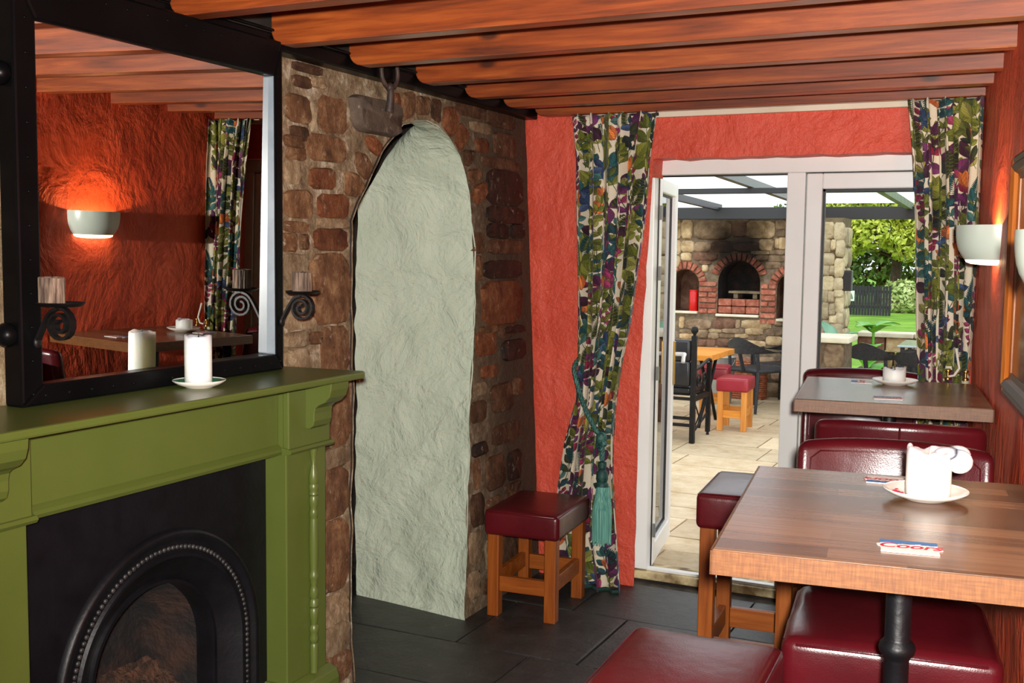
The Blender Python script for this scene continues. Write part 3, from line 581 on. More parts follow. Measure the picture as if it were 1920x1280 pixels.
m = MB(); m.box(-2.10, 4.992, 2.277, -.255, 5.02, 2.312); m.build('trim_2', 'rail_board', kind='structure', bevel=.003)

# slate floor
floor = empty('floor', kind='structure')
m = MB(); m.add([(-3.6, -2.4, -.012), (1.4, -2.4, -.012), (1.4, 5.2, -.012), (-3.6, 5.2, -.012)], [(0, 1, 2, 3)]); m.build('joint_bed', 'slate_joint', floor)
y = 1.2; row = 0
for hgt in (.62, .55, .48, .66, .43, .60, .52):
    x = -2.95 + (.31 * row % .5) - (.3 if row % 2 else 0); y1 = min(y + hgt, 5.16)
    while x < .6:
        w = random.choice((.55, .72, .9, 1.05)); j = lambda: random.uniform(-.012, .012); g = .005
        if rw(0, 0)[0] is not None and x < 0.55:
            pebble([(x + g, y + g), (x + w * .33, y + g + j() * .4), (x + w * .66, y + g + j() * .4), (x + w - g, y + g), (x + w - g + j() * .3, (y + y1) / 2), (x + w - g, y1 - g), (x + w * .66, y1 - g + j() * .4), (x + w * .33, y1 - g + j() * .4), (x + g, y1 - g), (x + g + j() * .3, (y + y1) / 2)], lambda a, b, h: (a, b, h), random.uniform(.0, .003), .012, -.03, .001).build('flagstone', 'slate', floor)
        x += w
    y = y1; row += 1

# ------------------------------------------------------------------ door frame and the two glazed doors
df = empty('trim_3', kind='structure')
for nm, b in (('door_jamb', (-1.80, YD, .05, -1.727, YD + .07, 2.10)), ('door_head', (-1.80, YD, 2.02, -.27, YD + .07, 2.10)), ('door_jamb', (-.36, YD, .05, -.27, YD + .07, 2.02)), ('meeting_post', (-1.087, YD + .002, .055, -1.003, YD + .07, 2.02))):
    m = MB(); m.box(*b); m.build(nm, 'white_paint', df, bevel=.005)
m = MB(); m.box(-1.80, YD - .005, 0.0, -.27, YD + .16, .042); m.build('sill', 'sill', df, bevel=.006)
m = MB(); m.box(-1.735, YD + .02, .042, -.30, YD + .06, .056); m.build('threshold_strip', 'white_paint', df, bevel=.003)
m = MB(); m.box(-1.73, YD + .058, .05, -1.722, YD + .066, 2.02); m.box(-1.73, YD + .058, 2.012, -.36, YD + .066, 2.02); m.build('gasket', 'gasket', df)
def sash(name, loc, rz, W_, H_, flip=1):
    """glazed leaf hinged at the local origin, running along +x"""
    d = empty(name, loc, rz, 'structure'); st = .072; T = .062
    for nm, b in (('stile', (0, 0, 0, st, T, H_)), ('stile', (W_ - st, 0, 0, W_, T, H_)), ('top_rail', (st, 0, H_ - st, W_ - st, T, H_)), ('bottom_rail', (st, 0, 0, W_ - st, T, .105))):
        m = MB(); m.box(*b); m.build(nm, 'white_paint', d, bevel=.006)
    m = MB(); a = .010
    for b in ((st, .022, .105, st + a, .042, H_ - st), (W_ - st - a, .022, .105, W_ - st, .042, H_ - st), (st, .022, H_ - st - a, W_ - st, .042, H_ - st), (st, .022, .105, W_ - st, .042, .105 + a)): m.box(*b)
    m.build('gasket', 'gasket', d)
    m = MB(); m.box(st, T / 2 - .003, .105, W_ - st, T / 2 + .003, H_ - st); m.build('pane', 'glass', d)
    return d
d1 = sash('door_1', (-1.718, 5.225, .055), math.radians(99.5), .635, 1.96)
for z in (.15, .95, 1.45, 1.75):
    m = MB(); m.tube([(-.004, -.006, z), (-.004, -.006, z + .07)], .008, 8); m.build('hinge', 'zinc', d1)
m = MB(); m.box(.585, -.010, .86, .617, 0, 1.10); m.build('handle_plate', 'brass', d1, bevel=.003)
m = MB(); m.tube([(.60, -.005, 1.03), (.60, -.055, 1.03), (.595, -.062, 1.03), (.52, -.066, 1.025), (.50, -.066, .995)], .011, 8); m.build('lever_handle', 'white_paint', d1, smooth=50)
d2 = sash('door_2', (-.998, YD + .004, .06), 0.0, .635, 1.955)

# ------------------------------------------------------------------ curtains: printed leaves
def leaf_print(wpx, hpx, seed):
    rng = np.random.RandomState(seed); img = np.empty((hpx, wpx, 3)); img[:] = (216, 204, 180)
    img += rng.normal(0, 5, (hpx, wpx, 1))
    OL = [(90, 96, 32), (112, 114, 44), (74, 80, 34), (130, 128, 62)]; TE = [(32, 74, 76), (58, 98, 92), (26, 56, 62)]; PU = [(70, 28, 60), (92, 38, 80), (52, 24, 42)]
    MA = [(118, 26, 52), (140, 44, 84)]; NA = [(34, 48, 80), (56, 74, 108)]; OR = [(168, 84, 44), (176, 128, 52)]; DK = [(44, 50, 30), (30, 34, 34)]
    def leaf(cx, cy, ang, L, wd, c, p=1.0, rib=True):
        R = int(L + 3); x0, x1 = int(cx - R), int(cx + R); y0, y1 = max(0, int(cy - R)), min(hpx, int(cy + R))
        if y1 <= y0: return
        yy, xx = np.mgrid[y0:y1, x0:x1]; dx = xx - cx; dy = yy - cy; ca, sa = math.cos(ang), math.sin(ang)
        t = (dx * ca + dy * sa) / L; s = -dx * sa + dy * ca
        tt = np.clip(t, 0, 1); hw = .92 * wd * np.sin(PI * tt ** p) ** 0.8; mk = (t > 0) & (t < 1) & (np.abs(s) < hw)
        col = np.array(c, float)[None, None, :] * (0.92 + 0.24 * (s[..., None] > 0) + 0.10 * np.cos(tt[..., None] * 26 + np.abs(s[..., None]) * .8))
        if rib: col = np.where((np.abs(s) < .9)[..., None], col * 0.55 + 30, col)
        edge = (np.abs(s) > hw - 1.1)[..., None]; col = np.where(edge, col * 0.6, col)
        xi = xx % wpx; sub = img[yy[mk], xi[mk]]; img[yy[mk], xi[mk]] = sub * 0.05 + col[mk] * 0.95
    def line(pts, c, w):
        for (xa, ya), (xb, yb) in zip(pts[:-1], pts[1:]):
            n = int(max(abs(xb - xa), abs(yb - ya))) + 1
            for k in range(n):
                x = xa + (xb - xa) * k / n; y = ya + (yb - ya) * k / n
                for o in range(w):
                    yi = int(y)
                    if 0 <= yi < hpx: img[yi, int(x + o) % wpx] = c
    def sprig(x, y, ang, n, L, wd, pal, gap):
        pts = []; a = ang
        for k in range(n + 1): pts.append((x, y)); x += math.cos(a) * gap; y += math.sin(a) * gap; a += rng.uniform(-.12, .12)
        line(pts, (52, 54, 34), 2)
        for k in range(1, n + 1):
            c = pal[rng.randint(len(pal))]; sc = 1 - .3 * k / n
            for sd in (-1, 1): leaf(pts[k][0], pts[k][1], ang + sd * rng.uniform(.7, 1.0), L * sc, wd * sc, c)
        leaf(pts[-1][0], pts[-1][1], a, L * .9, wd * .8, pal[0])
    def fern(x, y, ang, n, pal):
        for k in range(n):
            px, py = x + math.cos(ang) * k * 6, y + math.sin(ang) * k * 6; L = 26 * math.sin(PI * (0.18 + 0.8 * k / n))
            for sd in (-1, 1): leaf(px, py, ang + sd * 1.15, L + 3, 3.2, pal[k % len(pal)], 1.0, False)
    def tulip(x, y, ang):
        for da, c in ((-.35, OR[0]), (.35, OR[0]), (0, (206, 116, 56))): leaf(x, y, ang + da, 60, 15, c)
    def flower(x, y, pal, n, L, wd):
        a0 = rng.uniform(0, 6)
        for k in range(n): leaf(x, y, a0 + 2 * PI * k / n, L, wd, pal[k % len(pal)])
    step = 57
    spots = [((i + rng.uniform(.1, .9)) * step, (j + rng.uniform(.1, .9)) * step) for i in range(int(wpx / step)) for j in range(int(hpx / step) + 1)]
    rng.shuffle(spots)
    for q, (x, y) in enumerate(spots):
        k = rng.randint(0, 14); ang = -PI / 2 + rng.uniform(-.7, .7)
        if k < 5 and k != 4 or k == 13: sprig(x, y + 40, ang, rng.randint(2, 4), rng.uniform(44, 62), rng.uniform(13, 19), [OL, OL, DK + OL[:1], TE][rng.randint(4)], 34)
        elif k == 4: fern(x, y + 50, ang, 18, [OL[2], DK[0]])
        elif k == 5: fern(x, y + 50, ang, 18, [TE[0], TE[2]])
        elif k == 6: sprig(x, y + 50, ang, 5, 32, 11, MA + PU[:1], 24)
        elif k == 7: flower(x, y, PU, 3, 62, 21)
        elif k == 8: flower(x, y, NA + TE[:1], 5, 46, 13)
        elif k == 9: tulip(x, y + 20, ang)
        elif k == 10: flower(x, y, OL + OR[1:], 4, 64, 22)
        elif k == 11: sprig(x, y + 40, ang, 3, 50, 17, PU + MA, 34)
        else: sprig(x, y + 40, ang, 3, 48, 16, [TE, OL][rng.randint(2)], 34)
    return np.clip(img, 0, 255) / 255
def cloth_mat(name, seed):
    w, h = 768, 1900; px = np.ones((h, w, 4), np.float32); px[..., :3] = leaf_print(w, h, seed)[::-1]
    im = bpy.data.images.new(name, w, h); im.pixels.foreach_set(px.ravel()); im.update(); im.pack()
    t = NT(name); tx = t.n('ShaderNodeTexImage'); tx.image = im; uv = t.n('ShaderNodeUVMap'); t.l(uv.outputs[0], tx.inputs['Vector'])
    t.base(tx.outputs['Color']); t.set(rough=0.75, spec=0.2, sheen=0.1); t.bump(t.noise(t.coords('UV', (1, 2, 1)), 420, 2), 0.15, 0.0006); return t.m
def curtain(name, zs, lefts, rights, folds, width, mat, parent, y0=4.90, amp=0.042, ph=0.0, flare=1.0):
    nu, nv = 170, 110; z0, z1 = zs[0], zs[-1]; v = []; uvs = []
    for j in range(nv + 1):
        z = z0 + (z1 - z0) * j / nv; a = np.interp(z, zs, lefts); b = np.interp(z, zs, rights); wd = b - a
        am = amp * (0.45 + 0.55 * min(1, (z1 - z) / .25)) * (1 + .25 * math.sin(z * 2.1))
        for i in range(nu + 1):
            u = i / nu; w = u + .018 * math.sin(2 * PI * (u * 2.3 + z * .31))
            p = 2 * PI * folds * w + ph + .55 * math.sin(z * 1.7 + u * 5) + .25 * math.sin(z * 4.1 + u * 9)
            x = a + wd * u + .010 * math.sin(p * 2) * min(1, 4 * u * (1 - u) + .2); y = y0 - am * math.sin(p) - .010 * math.sin(p * 2.3 + z)
            zz = z + (.012 * math.sin(p * .5 + 1) if j == 0 else 0) + (.008 * math.sin(p) if j == nv else 0)
            v.append((x, y, zz)); uvs.append((u * width / .96, (z - z0) / 2.375))
    f = [(j * (nu + 1) + i, j * (nu + 1) + i + 1, (j + 1) * (nu + 1) + i + 1, (j + 1) * (nu + 1) + i) for j in range(nv) for i in range(nu)]
    me = bpy.data.meshes.new('cloth'); me.from_pydata(v, [], f); ul = me.uv_layers.new(name='UVMap')
    li = np.empty(len(me.loops), np.int32); me.loops.foreach_get('vertex_index', li); ul.data.foreach_set('uv', np.array(uvs, np.float32)[li].ravel())
    me.polygons.foreach_set('use_smooth', [True] * len(me.polygons)); me.materials.append(mat)
    o = bpy.data.objects.new('cloth', me); COL.objects.link(o); o.parent = parent
    so = o.modifiers.new('thickness', 'SOLIDIFY'); so.thickness = .003
    return o
cl = thing('curtain', 'leaf-printed curtain gathered by a teal cord, left of the open glazed door', 'curtain', (0, 0, 0), 0, 'leaf print curtains')
curtain('cloth', [0.012, 0.25, 0.55, 0.72, 0.93, 1.11, 1.32, 1.57, 1.83, 2.08, 2.29], [-2.05, -2.12, -2.08, -2.057, -2.004, -1.999, -2.003, -2.014, -2.029, -2.04, -2.065],
        [-1.763, -1.784, -1.815, -1.82, -1.811, -1.78, -1.736, -1.705, -1.672, -1.659, -1.631], 5.2, 0.92, cloth_mat('leaf_print_cloth_a', 11), cl)
m = MB(); m.tube([(-2.02 + .25 * k / 10, 4.885 + .02 * math.sin(k * 1.9), .008) for k in range(11)], .010, 6); m.build('hem_lining', 'lining', cl)
m = MB(); m.tube([(-2.055 + .415 * k / 20, 4.925, 2.282 + .003 * math.sin(k)) for k in range(21)], .008, 6); m.build('heading_tape', 'lining', cl)
cr_ = thing('curtain', 'leaf-printed curtain hanging straight beside the side wall lamp', 'curtain', (0, 0, 0), 0, 'leaf print curtains')
curtain('cloth', [0.02, 0.6, 1.12, 1.37, 1.82, 2.04, 2.29], [-.42, -.43, -.453, -.472, -.496, -.512, -.541], [-.250, -.250, -.250, -.246, -.244, -.244, -.246], 4.3, 0.62, cloth_mat('leaf_print_cloth_b', 23), cr_, ph=1.0, amp=.028)
m = MB(); m.tube([(-.53 + .26 * k / 20, 4.925, 2.284) for k in range(21)], .008, 6); m.build('heading_tape', 'lining', cr_)
# cord tieback with tassel
tb = thing('curtain_tieback', 'teal twisted cord tieback with a long fringed tassel holding back the curtain', 'tieback', (-2.0, 4.90, 1.1))
path = [Vector(p) for p in ((-2.005, 4.93, 1.135), (-2.012, 4.86, 1.09), (-1.985, 4.828, 1.02), (-1.955, 4.82, .94), (-1.92, 4.815, .87), (-1.875, 4.81, .80), (-1.845, 4.805, .765), (-1.838, 4.80, .72), (-1.838, 4.80, .66))]
def smooth_path(p, n=8):
    o = []
    for i in range(len(p) - 1):
        a, b, c, d = p[max(i - 1, 0)], p[i], p[i + 1], p[min(i + 2, len(p) - 1)]
        for k in range(n):
            t = k / n; o.append(0.5 * ((2 * b) + (c - a) * t + (2 * a - 5 * b + 4 * c - d) * t * t + (3 * b - a - 3 * c + d) * t ** 3))
    return o + [p[-1]]
sp = smooth_path(path)
for s in range(3):
    m = MB(); pp = []
    for i, p in enumerate(sp):
        tg = (sp[min(i + 1, len(sp) - 1)] - sp[max(i - 1, 0)]).normalized(); n1 = tg.cross(Vector((0, 1, 0))).normalized(); n2 = tg.cross(n1); a = i * .95 + s * 2 * PI / 3
        pp.append(p + (n1 * math.cos(a) + n2 * math.sin(a)) * .0068)
    m.tube(pp, .0068, 6); m.build('cord_strand', 'rope', tb, smooth=60, world=True)
m = MB(); m.ball((-1.842, 4.80, .765), .026, 8, (1, .9, 1.2)); m.ball((-1.83, 4.795, .74), .017, 8); m.build('knot', 'rope', tb, smooth=60, world=True)
m = MB(); m.lathe([(.006, 0), (.02, -.004), (.021, -.03), (.014, -.038), (.026, -.05), (.029, -.085), (.024, -.10), (.031, -.11), (.030, -.125)], 14, (-1.835, 4.797, .655)); m.build('tassel_head', 'tassel_head', tb, smooth=40, world=True)
m = MB()
for k in range(40):
    a = 2 * PI * k / 40; r0, r1 = .028, .042 + random.uniform(-.006, .004); x, y = -1.832 + .004, 4.795
    m.tube([(x + r0 * math.cos(a), y + r0 * math.sin(a), .535), (x + r1 * math.cos(a), y + r1 * math.sin(a), .42), (x + r1 * math.cos(a + .1), y + r1 * math.sin(a + .1), .265 + random.uniform(-.012, .012))], .0042, 5)
m.build('fringe', 'tassel', tb, smooth=60, world=True, kind='stuff')
hk = thing('tieback_hook', 'small dark iron hook for the cord at the curtain edge', 'hook', (-2.02, 5.02, 1.14))
m = MB(); m.lathe([(.016, 0), (.016, .006), (.008, .01)], 12, (0, 0, 0), Matrix.Rotation(PI / 2, 4, 'X')); m.tube([(0, 0, 0), (0, -.06, 0), (0, -.085, .012), (0, -.085, .05)], .006, 8); m.ball((0, -.085, .055), .009, 6); m.build('hook', 'wrought', hk, smooth=50)
hk2 = thing('tieback_hook', 'white cord loop on brass tieback hooks beside the straight curtain, above the far table', 'hook', (-.275, 4.80, 1.14))
m = MB(); m.tube([(-.05, -.02, .015), (-.03, -.025, .02), (-.012, -.02, .05), (-.02, -.015, .09), (-.028, -.01, .13)], .005, 6); m.build('cord_loop', 'white_cord', hk2, smooth=50)
for x in (-.055, .012):
    m = MB(); m.lathe([(.013, 0), (.013, .008), (.006, .012), (.006, .03), (.012, .034), (.012, .04)], 10, (x, 0, 0)); m.build('brass_cleat', 'brass', hk2, smooth=50)
# ------------------------------------------------------------------ fireplace surround
fp = thing('fireplace_surround', 'olive green painted wooden mantelpiece with turned spindles and a deep shelf', 'fireplace', (-2.1, 2.24, 0))
def B(nm, mat, *b, bevel=.004, par=fp, **k):
    m = MB(); m.box(*b); return m.build(nm, mat, par, bevel=bevel, world=True, **k)
pts = [(-2.29, 1.50)] + [(-1.98 + .03 * math.sin(a), 1.53 - .03 * math.cos(a)) for a in (0, .5, 1.0, 1.57)] + [(-1.975 + .025 * math.cos(a), 2.94 + .028 * math.sin(a)) for a in (0, .4, .8, 1.2, 1.57)] + [(-2.29, 2.945)]
m = MB(); m.prism(pts, 'z', 1.230, 1.252); m.build('mantel_shelf', 'green', fp, bevel=.006, world=True)
B('frieze', 'green', -2.23, 1.745, 1.012, -2.11, 2.708, 1.207)
m = MB(); m.prism([(-2.11, 1.008), (-2.094, 1.008), (-2.088, 1.018), (-2.094, 1.026), (-2.104, 1.034), (-2.11, 1.038)], 'y', 1.775, 2.708); m.build('frieze_moulding', 'green', fp, world=True)
prof = [(100, 22), (130, 18), (180, 10), (190, 14), (230, 24), (265, 26), (275, 22), (285, 26), (300, 26), (312, 22), (325, 26), (335, 20), (345, 24), (375, 25), (395, 18), (410, 22), (430, 26), (440, 20), (450, 22), (560, 26), (640, 24), (700, 20), (720, 22), (730, 26), (745, 26), (755, 20), (765, 22), (780, 16), (800, 22), (825, 26), (850, 18), (860, 24), (885, 26), (895, 18), (905, 24), (935, 25), (980, 16), (995, 26), (1015, 24), (1025, 20), (1045, 26), (1060, 24), (1075, 16), (1085, 22), (1100, 22), (1110, 24), (1200, 20), (1222, 22)]
def mir(y): return 2 * 2.2265 - y
for sd in (0, 1):
    g = (lambda a, b: (a, b)) if sd == 0 else (lambda a, b: (mir(b), mir(a)))
    y0, y1 = g(2.708, 2.915); B('pillar', 'green', -2.23, y0, 0.0, -2.08, y1, 1.207)
    y0, y1 = g(2.703, 2.920); cp = B('capital', 'green', -2.09, y0, 1.022, -2.066, y1, 1.207)
    y0, y1 = g(2.698, 2.927); m = MB(); m.prism([(-2.09, 1.006), (-2.058, 1.010), (-2.052, 1.018), (-2.058, 1.026), (-2.09, 1.030)], 'y', y0, y1); m.build('capital_moulding', 'green', fp, world=True)
    y0, y1 = g(2.696, 2.928); m = MB(); m.prism([(-2.23, 0), (-2.035, 0), (-2.035, .235), (-2.045, .262), (-2.075, .274), (-2.23, .274)], 'y', y0, y1); m.build('plinth', 'green', fp, bevel=.004, world=True)
    yc = 2.832 if sd == 0 else mir(2.832)
    m = MB(); m.lathe([(hw * .00062, 1.010 - (v / 2.667 - 37.5) * .001745) for v, hw in prof][::-1], 18, (-2.068, yc, 0)); m.build('spindle', 'green', fp, smooth=40, world=True)
    y0, y1 = g(2.79, 2.885)
    cb = [(-2.07, 1.228), (-1.968, 1.228), (-1.970, 1.205), (-1.978, 1.182), (-1.995, 1.165), (-2.018, 1.155), (-2.030, 1.145), (-2.034, 1.128), (-2.034, 1.105), (-2.040, 1.088), (-2.053, 1.079), (-2.07, 1.078)]
    m = MB(); m.prism(cb, 'y', y0, y1); m.build('corbel', 'green', fp, bevel=.003, world=True)
# cast iron insert
ins = thing('fireplace_insert', 'black cast iron arched fireplace insert with beaded ring and sooty opening', 'fireplace', (-2.16, 2.265, 0))
YC, ZC = 2.268, .468
def arc(r, n=40, z0=0.0): return [(YC - r, z0)] + [(YC - r * math.cos(PI * k / n), ZC + r * math.sin(PI * k / n)) for k in range(n + 1)] + [(YC + r, z0)]
def sweep(r0, x0, r1, x1, nm, mat):
    a, b = arc(r0), arc(r1); m = MB(); n = len(a); m.add([(x0, *p) for p in a] + [(x1, *p) for p in b], [(i, i + 1, n + i + 1, n + i) for i in range(n - 1)]); return m
m = MB(); v, f = plate([(1.735, 0.0)] + arc(.392) + [(2.76, 0.0), (2.76, 1.012), (1.735, 1.012)], [], lambda y, z: (-2.16, y, z)); m.add(v, f); m.build('face_plate', 'iron', ins, world=True)
prof_r = [(.392, -2.16), (.388, -2.146), (.378, -2.141), (.366, -2.146), (.360, -2.156), (.352, -2.158), (.326, -2.158), (.320, -2.150), (.312, -2.150), (.306, -2.158), (.262, -2.190), (.246, -2.200), (.242, -2.190), (.232, -2.190), (.228, -2.205), (.228, -2.26)]
n_a = len(arc(.3)); m = MB(); m.add([(x, *p) for r, x in prof_r for p in arc(r)], [(j * n_a + i, j * n_a + i + 1, (j + 1) * n_a + i + 1, (j + 1) * n_a + i) for j in range(len(prof_r) - 1) for i in range(n_a - 1)]); m.build('arch_ring', 'iron', ins, smooth=50, world=True)
m = MB()
Lb = PI * .339 + .72
for k in range(108):
    q = k / 107 * Lb - .36
    if q < 0: p = (YC - .339, ZC + q)
    elif q > PI * .339: p = (YC + .339, ZC - (q - PI * .339))
    else: p = (YC - .339 * math.cos(q / .339), ZC + .339 * math.sin(q / .339))
    m.ball((-2.155, *p), .0075, 4, (.7, 1, 1))
m.build('beading', 'iron_bead', ins, smooth=60, world=True, kind='stuff')
m = MB(); o = arc(.226); n = len(o); m.add([(-2.255, *p) for p in o] + [(-2.42, YC + (p[0] - YC) * .8, p[1] * .92) for p in o], [(i, i + 1, n + i + 1, n + i) for i in range(n - 1)] + [tuple(range(n, 2 * n))]); m.build('firebox', 'soot', ins, smooth=40, world=True)
m = MB(); vv = [(-2.26 - .15 * i / 14, YC - .2 + .4 * k / 18, .30 + .10 * i / 14 + .03 * noise.noise(Vector((i * .5, k * .5, 1)))) for i in range(15) for k in range(19)]
m.add(vv, [(i * 19 + k, i * 19 + k + 1, (i + 1) * 19 + k + 1, (i + 1) * 19 + k) for i in range(14) for k in range(18)]); m.build('ash_bed', 'ash', ins, smooth=60, world=True)

# ------------------------------------------------------------------ overmantel mirror and its candle brackets
mr = thing('wall_mirror', 'large mirror in a black riveted frame standing over the green mantelpiece', 'mirror', (-2.2, 2.35, 1.253))
Y0, Y1, Z0, Z1 = 1.842, 2.856, 1.253, 2.296; XF, XB = -2.2, -2.262; wL, wR, wB, wT = .066, .040, .052, .112
def rail(nm, poly):   # poly of (y, z)
    m = MB(); m.prism(poly, 'x', XB, XF); return m.build(nm, 'black_paint', mr, bevel=.007, world=True)
rail('frame_stile', [(Y0, Z0), (Y0 + wL, Z0 + wB), (Y0 + wL, Z1 - wT), (Y0, Z1)]); rail('frame_stile', [(Y1, Z0), (Y1, Z1), (Y1 - wR, Z1 - wT), (Y1 - wR, Z0 + wB)])
rail('frame_rail', [(Y0, Z0), (Y1, Z0), (Y1 - wR, Z0 + wB), (Y0 + wL, Z0 + wB)]); rail('frame_rail', [(Y0, Z1), (Y0 + wL, Z1 - wT), (Y1 - wR, Z1 - wT), (Y1, Z1)])
dy, tz = .0125, -.0155; gy, gz = 2.35, 1.75
def gx(y, z): return -2.224 - (math.tan(dy) * (y - gy) + math.tan(tz) * (z - gz))
m = MB(); c4 = [(Y0 + .04, Z0 + .03), (Y1 - .02, Z0 + .03), (Y1 - .02, Z1 - .09), (Y0 + .04, Z1 - .09)]
m.add([(gx(*p), *p) for p in c4], [(0, 1, 2, 3)]); m.build('glass', 'mirror', mr, world=True)
m = MB(); e = .004
m.prism([(Y1 - wR - .0005, Z0 + wB), (Y1 - wR - .0005, Z1 - wT), (Y1 - wR - .003, Z1 - wT - e), (Y1 - wR - .003, Z0 + wB + e)], 'x', XB + .004, XF - .004); m.build('inner_lip', 'lip_sheen', mr, world=True, label='inner lip of the black frame, its daylight reflection painted grey')
m = MB()
for z in np.linspace(Z0 + .03, Z1 - .03, 13): m.ball((XF, Y0 + .034, z), .0045, 4, (.7, 1, 1)); m.ball((XF, Y1 - .02, z), .004, 4, (.7, 1, 1))
for y in np.linspace(Y0 + .07, Y1 - .07, 13): m.ball((XF, y, Z0 + .024), .0045, 4, (.7, 1, 1)); m.ball((XF, y, Z1 - .03), .0045, 4, (.7, 1, 1))
m.build('studs', 'black_paint', mr, smooth=60, world=True, kind='stuff')
for z in (1.43, 2.05):
    m = MB(); m.ball((-2.235, Y0 - .012, z), .03, 8, (1, .9, 1)); m.build('boss', 'black_paint', mr, smooth=60, world=True)
def bracket(y, lbl, gap):
    b = thing('candle_bracket', lbl, 'candle holder', (XF + .004, y, 1.41), 0, 'scrolled candle brackets')
    arm = [Vector((0, 0, 0)), Vector((.012, 0, .02)), Vector((.034, 0, .055)), Vector((.055, 0, .078)), Vector((.08, 0, .086))]
    sc = [Vector((.08 + .048 * (1 - k / 30 * .86) * math.sin(k * .43), 0, .046 + .042 * (1 - k / 30 * .80) * math.cos(k * .43))) for k in range(0, 31)]
    m = MB(); m.strip(smooth_path(arm, 4) + sc, (0, .008, 0), .0035); m.build('scroll_arm', 'wrought', b, smooth=40)
    m = MB(); m.ball((.002, 0, 0), .012, 6, (.6, 1, 1.3)); m.build('foot', 'wrought', b, smooth=60)
    m = MB(); m.lathe([(.0, .0905), (.044, .0905), (.056, .099), (.0545, .101), (.043, .094), (0, .094)], 28, (.085, 0, 0)); m.build('drip_plate', 'wrought', b, smooth=40)
    return b
bracket(1.885, 'scrolled iron candle bracket on the mirror stile farther from the arch', 0); bracket(2.838, 'scrolled iron candle bracket on the mirror stile nearer the arch', 0)
for y, dx, lbl in ((1.878, .062, 'brown bark-textured candle stub on the bracket farther from the arch'), (2.838, .082, 'brown bark-textured candle stub on the bracket nearer the arch')):
    t = thing('candle', lbl, 'candle', (XF + .004 + dx, y, 1.505), 0, 'bark candles on the mirror brackets'); m = MB(); n = 40; vv = []
    for j, z in enumerate((0, .012, .025, .04, .053, .064)):
        for k in range(n): a = 2 * PI * k / n; r = .0295 * (1 + .05 * math.sin(k * 2.4 + .5 * math.sin(j)) ) ; vv.append((r * math.cos(a), r * math.sin(a), z))
    m.add(vv, [(j * n + k, j * n + (k + 1) % n, (j + 1) * n + (k + 1) % n, (j + 1) * n + k) for j in range(5) for k in range(n)] + [tuple(range(n))[::-1]]); m.build('bark_side', 'bark_wax', t)
    m = MB(); m.lathe([(0, .060), (.0265, .060), (.030, .0645), (.028, .066), (.0255, .0625)], 28); m.build('wax_top', 'bark_wax', t, smooth=40)
    m = MB(); m.tube([(0, 0, .058), (.001, .002, .07)], .0015, 5); m.build('wick', 'wrought', t)
def saucer(lbl, loc, R, top, bottom='china', decor=False, grp=None):
    t = thing('saucer', lbl, 'saucer', loc, 0, grp)
    m = MB(); m.lathe([(0, 0), (R * .52, 0), (R * .56, .003), (R * .8, .009), (R, .019), (R * 1.003, .0205)], 40, caps=False); m.build('underside', bottom, t, smooth=50)
    m = MB(); m.lathe([(R * 1.003, .0205), (R * .985, .0205), (R * .8, .0125), (R * .58, .0062), (R * .5, .005), (0, .005)], 40, caps=False); m.build('dish', top, t, smooth=50)
    m = MB(); m.tube([(R * .997 * math.cos(2 * PI * k / 40), R * .997 * math.sin(2 * PI * k / 40), .0205) for k in range(40)], .0013, 5, True); m.build('rim', bottom, t, smooth=60)
    if decor:
        m = MB()
        for k in range(16):
            a, r = PI + .12 + random.uniform(-.42, .42), R * (.64 + random.uniform(-.1, .12)); m.ball((r * math.cos(a), r * math.sin(a), .0085 + .02 * (r / R - .6)), .004, 4, (1.2, 1, .3))
        m.build('rose_sprig', 'china_red', t, kind='stuff')
    return t
saucer('green glazed saucer with white rim on the mantel shelf', (-2.124, 2.373, 1.252), .073, 'china_green')
def pillar_candle(lbl, loc, R, H, grp=None, wob_=.002, lip=None):
    t = thing('candle', lbl, 'candle', loc, 0, grp); n = 36; m = MB(); vv = []
    def top(a): return H + wob_ * (math.sin(a * 2 + .6) + .6 * math.sin(a * 5 + 1) + .4 * math.sin(a * 9))
    lev = [0, .03, .5, .9, .97, 1.0]
    for j, s in enumerate(lev):
        for k in range(n): a = 2 * PI * k / n; r = R * (1 - .03 * (s == 0) - .02 * (s == 1.0)); vv.append((r * math.cos(a), r * math.sin(a), s * top(a)))
    for s, dz in ((.84, .0), (.7, -.008), (.2, -.011)):
        for k in range(n): a = 2 * PI * k / n; vv.append((R * s * math.cos(a), R * s * math.sin(a), (top(a) if s > .75 else H - wob_ * .3) + dz))
    L = len(lev) + 3
    m.add(vv, [(j * n + k, j * n + (k + 1) % n, (j + 1) * n + (k + 1) % n, (j + 1) * n + k) for j in range(L - 1) for k in range(n)] + [tuple(range(n))[::-1], tuple(range((L - 1) * n, L * n))]); m.build('wax_body', 'wax', t, smooth=50)
    m = MB(); m.tube([(0, 0, H - .02), (.002, .001, H + .006)], lambda q: .0035 - .0025 * q, 6); m.build('wick', 'wax' if lip else 'wrought', t)
    return t
pillar_candle('tall white pillar candle on the green saucer on the mantel shelf', (-2.127, 2.373, 1.2572), .0378, .141)

# iron ring hanging in the grey block
ir = thing('iron_ring', 'rusty iron ring and shank fixed in the grey block over the arch', 'ring', (-2.295, 3.62, 2.19))
m = MB(); m.tube([(.012, -.058 * math.sin(a), .128 - .058 * math.cos(a)) for a in np.linspace(0, 2 * PI, 33)[:-1]], .0085, 8, True); m.build('ring', 'rust_iron', ir, smooth=60)
m = MB(); m.tube([(.016, 0, .080), (.016, .002, .05), (.014, .003, .02), (.008, .003, -.02)], lambda q: .011 + .006 * q, 8); m.ball((.014, 0, .072), .018, 8, (.8, 1, 1.0)); m.build('shank', 'rust_iron', ir, smooth=60)

